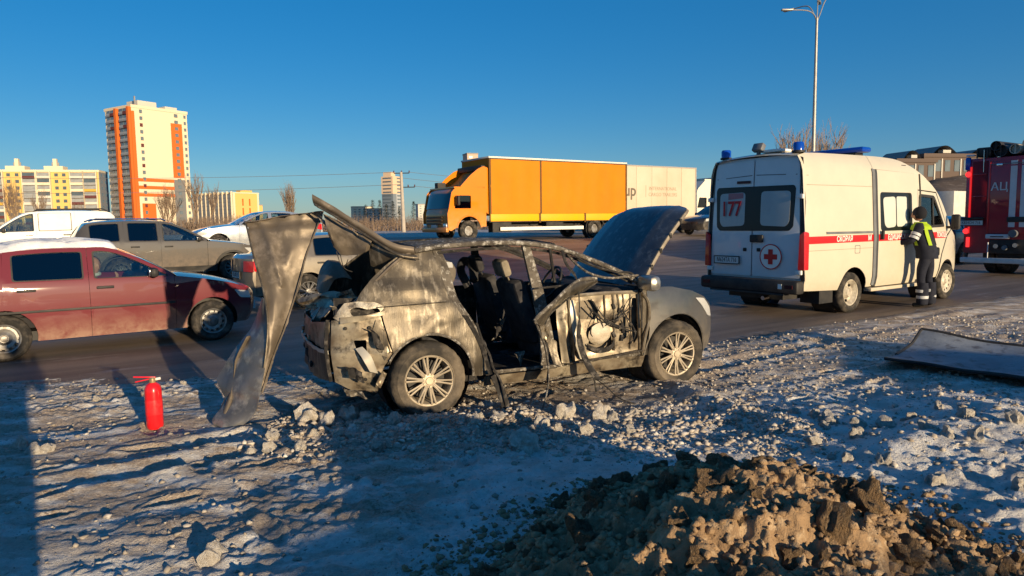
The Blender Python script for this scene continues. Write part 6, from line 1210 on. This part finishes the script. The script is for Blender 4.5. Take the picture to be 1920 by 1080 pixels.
# local x runs left along the lit front, y away from the camera is negative
piece('wall', YELR, yb, (0, -12, 0), (75, 0, HB)); piece('end_wall', mat('blue grey end wall', (.22, .23, .25), .9), yb, (-.3, -12.1, 0), (0, .1, HB)); piece('parapet', CREAM, yb, (-.4, -12.2, HB), (75, .4, HB + 1.0))
for x0 in (16.0, 32.0, 52.0, 66.0): piece('lift_house', CREAM, yb, (x0, -9, HB + 1), (x0 + 8, -3, HB + 3.0)); piece('turret', CREAM, yb, (x0 + 3, -6, HB + 3), (x0 + 4.6, -4.4, HB + 6.5)); piece('antenna', ROOFG, yb, (x0 + 2.2, -5.4, HB + 3), (x0 + 5.4, -5.2, HB + 4.8))
for bi, x0 in enumerate((1.0, 6.6, 20.5, 26.5, 40.0, 46.0, 58.0, 64.0)):
    piece('balcony_bay_frame', CREAM, yb, (x0 - .35, 0, 0), (x0, 1.4, HB + .3)); piece('balcony_bay_frame', CREAM, yb, (x0 + 5.2, 0, 0), (x0 + 5.55, 1.4, HB + .3))
    for k in range(9):
        z = k * 3.05; rr_ = random.Random(bi * 31 + k); piece('balcony', rr_.choice([PANELW, PANELW, BALC, BALC, MAROON, CREAM, mat('ochre balcony', (.50, .30, .05), .8)]), yb, (x0, 0, z), (x0 + 5.2, 1.3, z + 1.2)); piece('window', rr_.choice([WING, BALC, BALC]), yb, (x0 + .1, 0, z + 1.2), (x0 + 5.1, 1.1, z + 2.8))
for x0 in (14.0, 17.2, 33.5, 37.0, 53.0, 56.0):
    for k in range(9): piece('window', WING, yb, (x0, 0, k * 3.05 + 1), (x0 + 1.5, .08, k * 3.05 + 2.5))
for k in range(9):
    for y0 in (-3.5, -8.5): piece('window', WING, yb, (-.4, y0, k * 3.05 + 1), (-.28, y0 + 1.3, k * 3.05 + 2.4))
# grey striped slab with a yellow gable
gb = bframe('striped_apartment_block', 'distant grey ribbed apartment block with a bright yellow gable', (-239, 600), 57.7); H3 = 29.5
piece('wall', YELR, gb, (0, 0, 0), (26, 55, H3)); piece('roof_house', YELR, gb, (10, 3, H3), (22, 9, H3 + 3)); piece('parapet', CREAM, gb, (-.5, -.5, H3), (26.5, 55, H3 + 1)); piece('gable_trim', CREAM, gb, (-.3, -.4, 0), (1.8, .2, H3 + 1)); piece('gable_trim', CREAM, gb, (24.4, -.4, 0), (26.2, .2, H3))
for z0 in (3, 11, 19):
    for x0 in (9.0, 16.0): piece('gable_panel', ORANGE, gb, (x0, -.3, z0), (x0 + 1.3, 0, z0 + 6))
for k in range(9): piece('glazed_bay', mat('grey glazed bay', (.20, .21, .22), .4, c2=(.12, .125, .13), scale=.4), gb, (-1.0, 1.6 + k * 6, 0), (0, 6.2 + k * 6, H3 - .5)); piece('bay_fin', CREAM, gb, (-1.6, .6 + k * 6, 0), (0, 1.5 + k * 6, H3 + 1.6))
for k in range(9):
    for f_ in range(9): piece('floor_line', GREYR, gb, (-1.15, 1.6 + k * 6, f_ * 3.2 + 2.6), (-.9, 6.2 + k * 6, f_ * 3.2 + 3.2))
# slim distant tower by the utility pole
dt = bframe('distant_tower', 'slim distant high rise coloured sunlit above and shaded below beside the utility pole', (-135, 800), 62); 
piece('wall', mat('blue shaded wall', (.10, .14, .18), .3, c2=(.22, .24, .26), scale=.15), dt, (0, 0, 0), (18, 16, 44)); piece('wall', mat('peach sunlit render', (.60, .44, .30), .9), dt, (-.3, -.3, 36), (18.3, 16.3, 56)); piece('roof_house', MATS['peach sunlit render'], dt, (1, 3, 56), (9, 14, 61)); piece('shaded_lower_wall', mat('pale shaded wall', (.34, .36, .38), .7), dt, (6, -.4, 0), (18, 0, 36)); piece('edge_fin', CREAM, dt, (17.5, -.6, 0), (19, 0, 50))  # shaded lower walls and sunlit top put into the wall colours
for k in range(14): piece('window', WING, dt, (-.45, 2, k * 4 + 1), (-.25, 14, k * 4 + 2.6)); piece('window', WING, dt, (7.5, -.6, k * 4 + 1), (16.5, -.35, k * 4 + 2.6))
for i, (x, y, wd, hh, m) in enumerate(((-176, 850, 30, 20, PANELW), (-205, 900, 26, 24, CREAM), (-120, 900, 18, 26, PANELW), (-38, 620, 10, 62, mat('peach block', (.5, .36, .28), .9)), (-292, 700, 40, 22, YELR))):
    ob = bframe('far_block', ('low pale block far behind the slim high rise', 'cream block half hidden by distant conifers', 'white slab right of the slim high rise', 'peach tower top peeping over the orange lorry', 'ochre block behind the ribbed apartment block')[i], (x, y), 20); piece('wall', m, ob, (0, 0, 0), (wd, 14, hh)); piece('parapet', ROOFG, ob, (-.3, -.3, hh), (wd + .3, 14.3, hh + 1))
    for k in range(int(hh / 3.2)):
        for j in range(int(wd / 6)): piece('window', WING, ob, (j * 6 + 2, -.12, k * 3.2 + 1), (j * 6 + 4.5, 0, k * 3.2 + 2.5))
# hill with low blocks on its brow, far right
HILLM = mat('brown scrub hillside', (.16, .115, .085), 1.0, c2=(.10, .075, .06), scale=.06, c3=(.23, .18, .14), s3=.5)
hX, hY = np.meshgrid(np.linspace(70, 420, 120), np.linspace(180, 420, 60), indexing='ij'); u_ = hX / hY
hZ = .8 + 19 * sstep(.40, .66, u_) * sstep(185, 262, hY) * (.9 + .25 * fbm(hX * .02, hY * .02, 401, 3)) + 3 * fbm(hX * .12, hY * .12, 411, 4) * sstep(190, 230, hY)
tag(np_grid('hillside', hX, hY, hZ, HILLM), kind='structure')
for i, (px_, wd, hh) in enumerate(((.585, 16, 9), (.635, 22, 10), (.69, 26, 10))):
    yy = 246 + i * 4; ob = thing('hillside_block', ('low brown block with a domed roof on the hill brow', 'taller grey block with pale columns on the hill brow', 'wide brown block beside the fire engine roof on the hill')[i], 'building', (px_ * yy - wd / 2, yy, 13.0 + (i == 1)), 12)
    m = mat('brown render', (.13, .095, .08), .9, c2=(.10, .075, .065), scale=.1); piece('wall', m, ob, (0, 0, -6), (wd, 12, hh))
    G().grid(lambda a, b, wd=wd, hh=hh: (wd * (.15 + .5 * a), 12 * b, hh + 3.2 * math.sin(math.pi * a)), 12, 2).build('domed_roof', ROOFG, ob); piece('cornice', mat('brown render', (.2, .2, .2)), ob, (-.5, -.5, hh - 1), (wd + .5, 12, hh + .3)); piece('skylight', PANELW, ob, (wd * .35, -.2, hh + .5), (wd * .5, 2, hh + 1.6))
    for j in range(int(wd / 4)): piece('window', WING, ob, (j * 4 + .8, -.15, hh - 6), (j * 4 + 3.0, 0, hh - 2)); piece('column', PANELW, ob, (j * 4 + 3.2, -.3, -4), (j * 4 + 3.7, 0, hh - 1.5)) if j % 2 else None

# ------------------------------------------------------------ street lamp, utility pole, wires
GALV = mat('galvanised steel', (.36, .35, .33), .5, .5, c2=(.28, .27, .25), scale=3)
LX, LY = 19.03, 44.0
lp = thing('street_lamp', 'tall tapered street lamp with curved arms behind the ambulance', 'street lamp', (LX, LY, .85))
G().tube([(0, 0, 0), (0, 0, 13.1)], [.15, .075], 14).build('pole', GALV, lp); G().lathe([(.22, 0), (.22, .03), (.14, .05)], n=16, cap=True).build('base_plate', GALV, lp)
for k, (ax, ay, hz_) in enumerate(((-1, 0, 13.6), (-.75, .9, 14.0), (.75, -.5, 14.3), (.45, .9, 14.5))):
    l_ = math.hypot(ax, ay); ux, uy = ax / l_, ay / l_; am = G().tube(smooth([(0, 0, 12.8), (ux * .15, uy * .15, 13.25), (ux * .6, uy * .6, hz_ - .06), (ux * 1.6, uy * 1.6, hz_)], 6), .035, 8).build('arm', GALV, lp)
    G().box((ux * 1.85, uy * 1.85, hz_), (.7, .24, .10), (0, 0, math.atan2(uy, ux)), .03).build('lamp_head', GALV, am)
CONC = mat('pole concrete', (.42, .37, .31), .9, c2=(.34, .30, .26), scale=2)
up_ = thing('utility_pole', 'concrete utility pole carrying wires behind the orange lorry', 'utility pole', (-11.6, 75, .9)); G().tube([(0, 0, -.2), (-.12, 0, 6.3)], [.22, .15], 10).build('pole', CONC, up_)
for z, x0, x1 in ((6.2, -.9, .75), (4.7, -.1, 1.3)):
    cb = G().box(((x0 + x1) / 2, 0, z), (x1 - x0, .1, .1)).build('cross_arm', BLACK, up_)
    for x in np.linspace(x0, x1, 3): G().lathe([(.05, 0), (.08, .06), (.05, .12), (.07, .18), (0, .24)], (x, 0, z + .05), 'Z', 10).build('insulator', MAROON, cb)
def wire(lb, a, b, sag, n=24):
    o = G().tube([tuple(np.array(a) * (1 - t) + np.array(b) * t - np.array((0, 0, 4 * sag * t * (1 - t)))) for t in np.linspace(0, 1, n)], .022, 4, False).build('power_line', mat('wire grey', (.16, .17, .18), .6)); tag(o, lb, 'wire')
wire('upper power line sagging left from the utility pole', (-12.5, 75, 7.2), (-75, 88, 8.6), .5); wire('lower power line sagging left from the utility pole', (-11.7, 75, 5.9), (-75, 88, 6.4), .4)
wire('upper power line running right behind the orange lorry', (-10.9, 75, 7.2), (22, 82, 7.4), 1.0); wire('middle power line running right behind the orange lorry', (-11.7, 75, 6.6), (22, 82, 6.8), 1.1); wire('low power line leaving the lower cross arm to the right', (-10.4, 75, 5.7), (22, 82, 6.0), .9)

# ------------------------------------------------------------ bare trees and scrub
BARK = mat('bare bark', (.16, .115, .085), .95, c2=(.24, .18, .13), scale=2); TWIG = mat('light brown twigs', (.23, .165, .115), .95, c2=(.17, .12, .09), scale=1)  # twigs a lighter brown than the bark
def bare_tree(name, label, loc, h, seed, spread=.5, n0=9, thick=.011, group=None, depth=4):
    t = thing(name, label, 'tree', loc, 0, group); rg_ = random.Random(seed); tr_ = G(); cr_ = G()
    def grow(p, d, l, r, k):
        q = p + d * l; mid = p + d * l * .5 + Vector((rg_.uniform(-1, 1), rg_.uniform(-1, 1), 0)) * l * .06
        (tr_ if k >= depth - 1 else cr_).tube([p, mid, q], [r, r * .85, r * .65], 5 if k > 2 else 3, False)
        if k == 0: return
        for i in range(3 if k < depth else n0):
            a = rg_.uniform(0, 6.283); b = rg_.uniform(.25, spread + .25); f = rg_.uniform(.35, 1.0); s = Vector((math.cos(a) * math.sin(b), math.sin(a) * math.sin(b), math.cos(b)))
            nd = (d * .75 + s * .6 + Vector((0, 0, .15))).normalized(); grow(p + d * l * f, nd, l * rg_.uniform(.55, .8), r * .6, k - 1)
    for st_ in range(rg_.choice([1, 2, 3])): grow(Vector((rg_.uniform(-.3, .3), rg_.uniform(-.3, .3), 0)), Vector((rg_.uniform(-.15, .15), rg_.uniform(-.15, .15), 1)).normalized(), h * .38, h * thick, depth)
    tr_.build('trunk', BARK, t, 60); cr_.build('crown', TWIG, t, 60); return t
def polar(px, Y): return ((px - 960) / 1297 * Y, Y, .85)
for i, (px, Y, h, lb) in enumerate(((28, 62, 4.8, 'bare scrubby tree at the left edge before the yellow slab'), (75, 70, 4.5, 'bare tangled tree before the white balconies of the slab'), (150, 78, 3.6, 'low bare tree before the yellow stair bay of the slab'), (318, 84, 5.2, 'bare tree before the foot of the residential tower'), (368, 80, 7.0, 'tall bare tree just past the residential tower'), (395, 90, 5.5, 'thin bare tree before the ribbed block'), (548, 95, 5.6, 'rounded bare tree standing alone behind the hanging metal'), (1492, 95, 13.5, 'wide bare tree behind the street lamp'), (1538, 100, 12.5, 'bare tree close to the right of the street lamp'), (1510, 108, 13.2, 'bare tree directly behind the street lamp pole'))):
    bare_tree('bare_tree', lb, polar(px, Y), h * 1.2, 50 + i, .75 if i < 7 else .85, group='bare trees behind the road')
def thicket(name, n, pts, hh, seed, m, width=6):
    r_ = random.Random(seed); g = G()
    for i in range(n):
        a, b = r_.choice(pts); t = r_.random(); x = a[0] * (1 - t) + b[0] * t + r_.uniform(-width, width) * .3; y = a[1] * (1 - t) + b[1] * t + r_.uniform(-width, width); h = hh * r_.uniform(.45, 1.1) * (.8 + .4 * noise.noise((x * .15, y * .15, 0))); p = Vector((x, y, .7)); d = Vector((r_.uniform(-.3, .3), r_.uniform(-.3, .3), 1))
        g.tube([p, p + d * h * .5, p + d * h + Vector((r_.uniform(-.3, .3), 0, 0))], [.030, .022, .006], 3, False)
        for _ in range(4):
            q = p + d * h * r_.uniform(.3, .9); e = Vector((r_.uniform(-1, 1), r_.uniform(-1, 1), r_.uniform(.5, 1.4))) * h * .22; g.tube([q, q + e], [.016, .005], 3, False)
    return tag(g.build(name, m, None, 0), 'band of bare brown scrub along the far verge', 'scrub', kind='stuff')
thicket('roadside_scrub', 5200, [((-62, 66), (-44, 80)), ((-44, 80), (-30, 90)), ((-30, 90), (-8, 96)), ((-8, 96), (20, 84))], 2.4, 5, TWIG)
CONI = mat('dark conifer', (.02, .03, .022), .95, c2=(.035, .045, .03), scale=1)
for i, (px, Y, h) in enumerate(((690, 210, 7.0), (703, 215, 8.6), (716, 205, 8.2), (728, 220, 7.4), (740, 212, 8.0), (752, 208, 6.2), (779, 205, 7.6))):
    t = thing('conifer', ('small dark conifer left of the slim high rise', 'dark conifer under the left edge of the slim high rise', 'dark conifer in front of the slim high rise', 'narrow dark conifer below the slim high rise', 'dark conifer at the right foot of the slim high rise', 'short dark conifer left of the utility pole', 'dark conifer right of the utility pole')[i], 'tree', ((px - 960) / 1297 * Y, Y, .9), 0, 'distant conifers'); rg_ = random.Random(i); g = G()
    for k in range(420):
        z = h * (.12 + .86 * rg_.random() ** 1.2); rr_ = (h - z) * .24 + .12; a = rg_.uniform(0, 6.283); q = rr_ * rg_.uniform(.3, 1.0); c = Vector((q * math.cos(a), q * math.sin(a), z)); e = Vector((math.cos(a), math.sin(a), -.35)) * rg_.uniform(.3, .6); s_ = Vector((-math.sin(a), math.cos(a), 0)) * .22
        g.add([c - s_ * .5, c + s_ * .5, c + e + s_ * .2, c + e - s_ * .2], [(0, 1, 2, 3)])
    g.build('crown', CONI, t, 0); G().tube([(0, 0, 0), (0, 0, h * .9)], [.14, .03], 6).build('trunk', BARK, t)
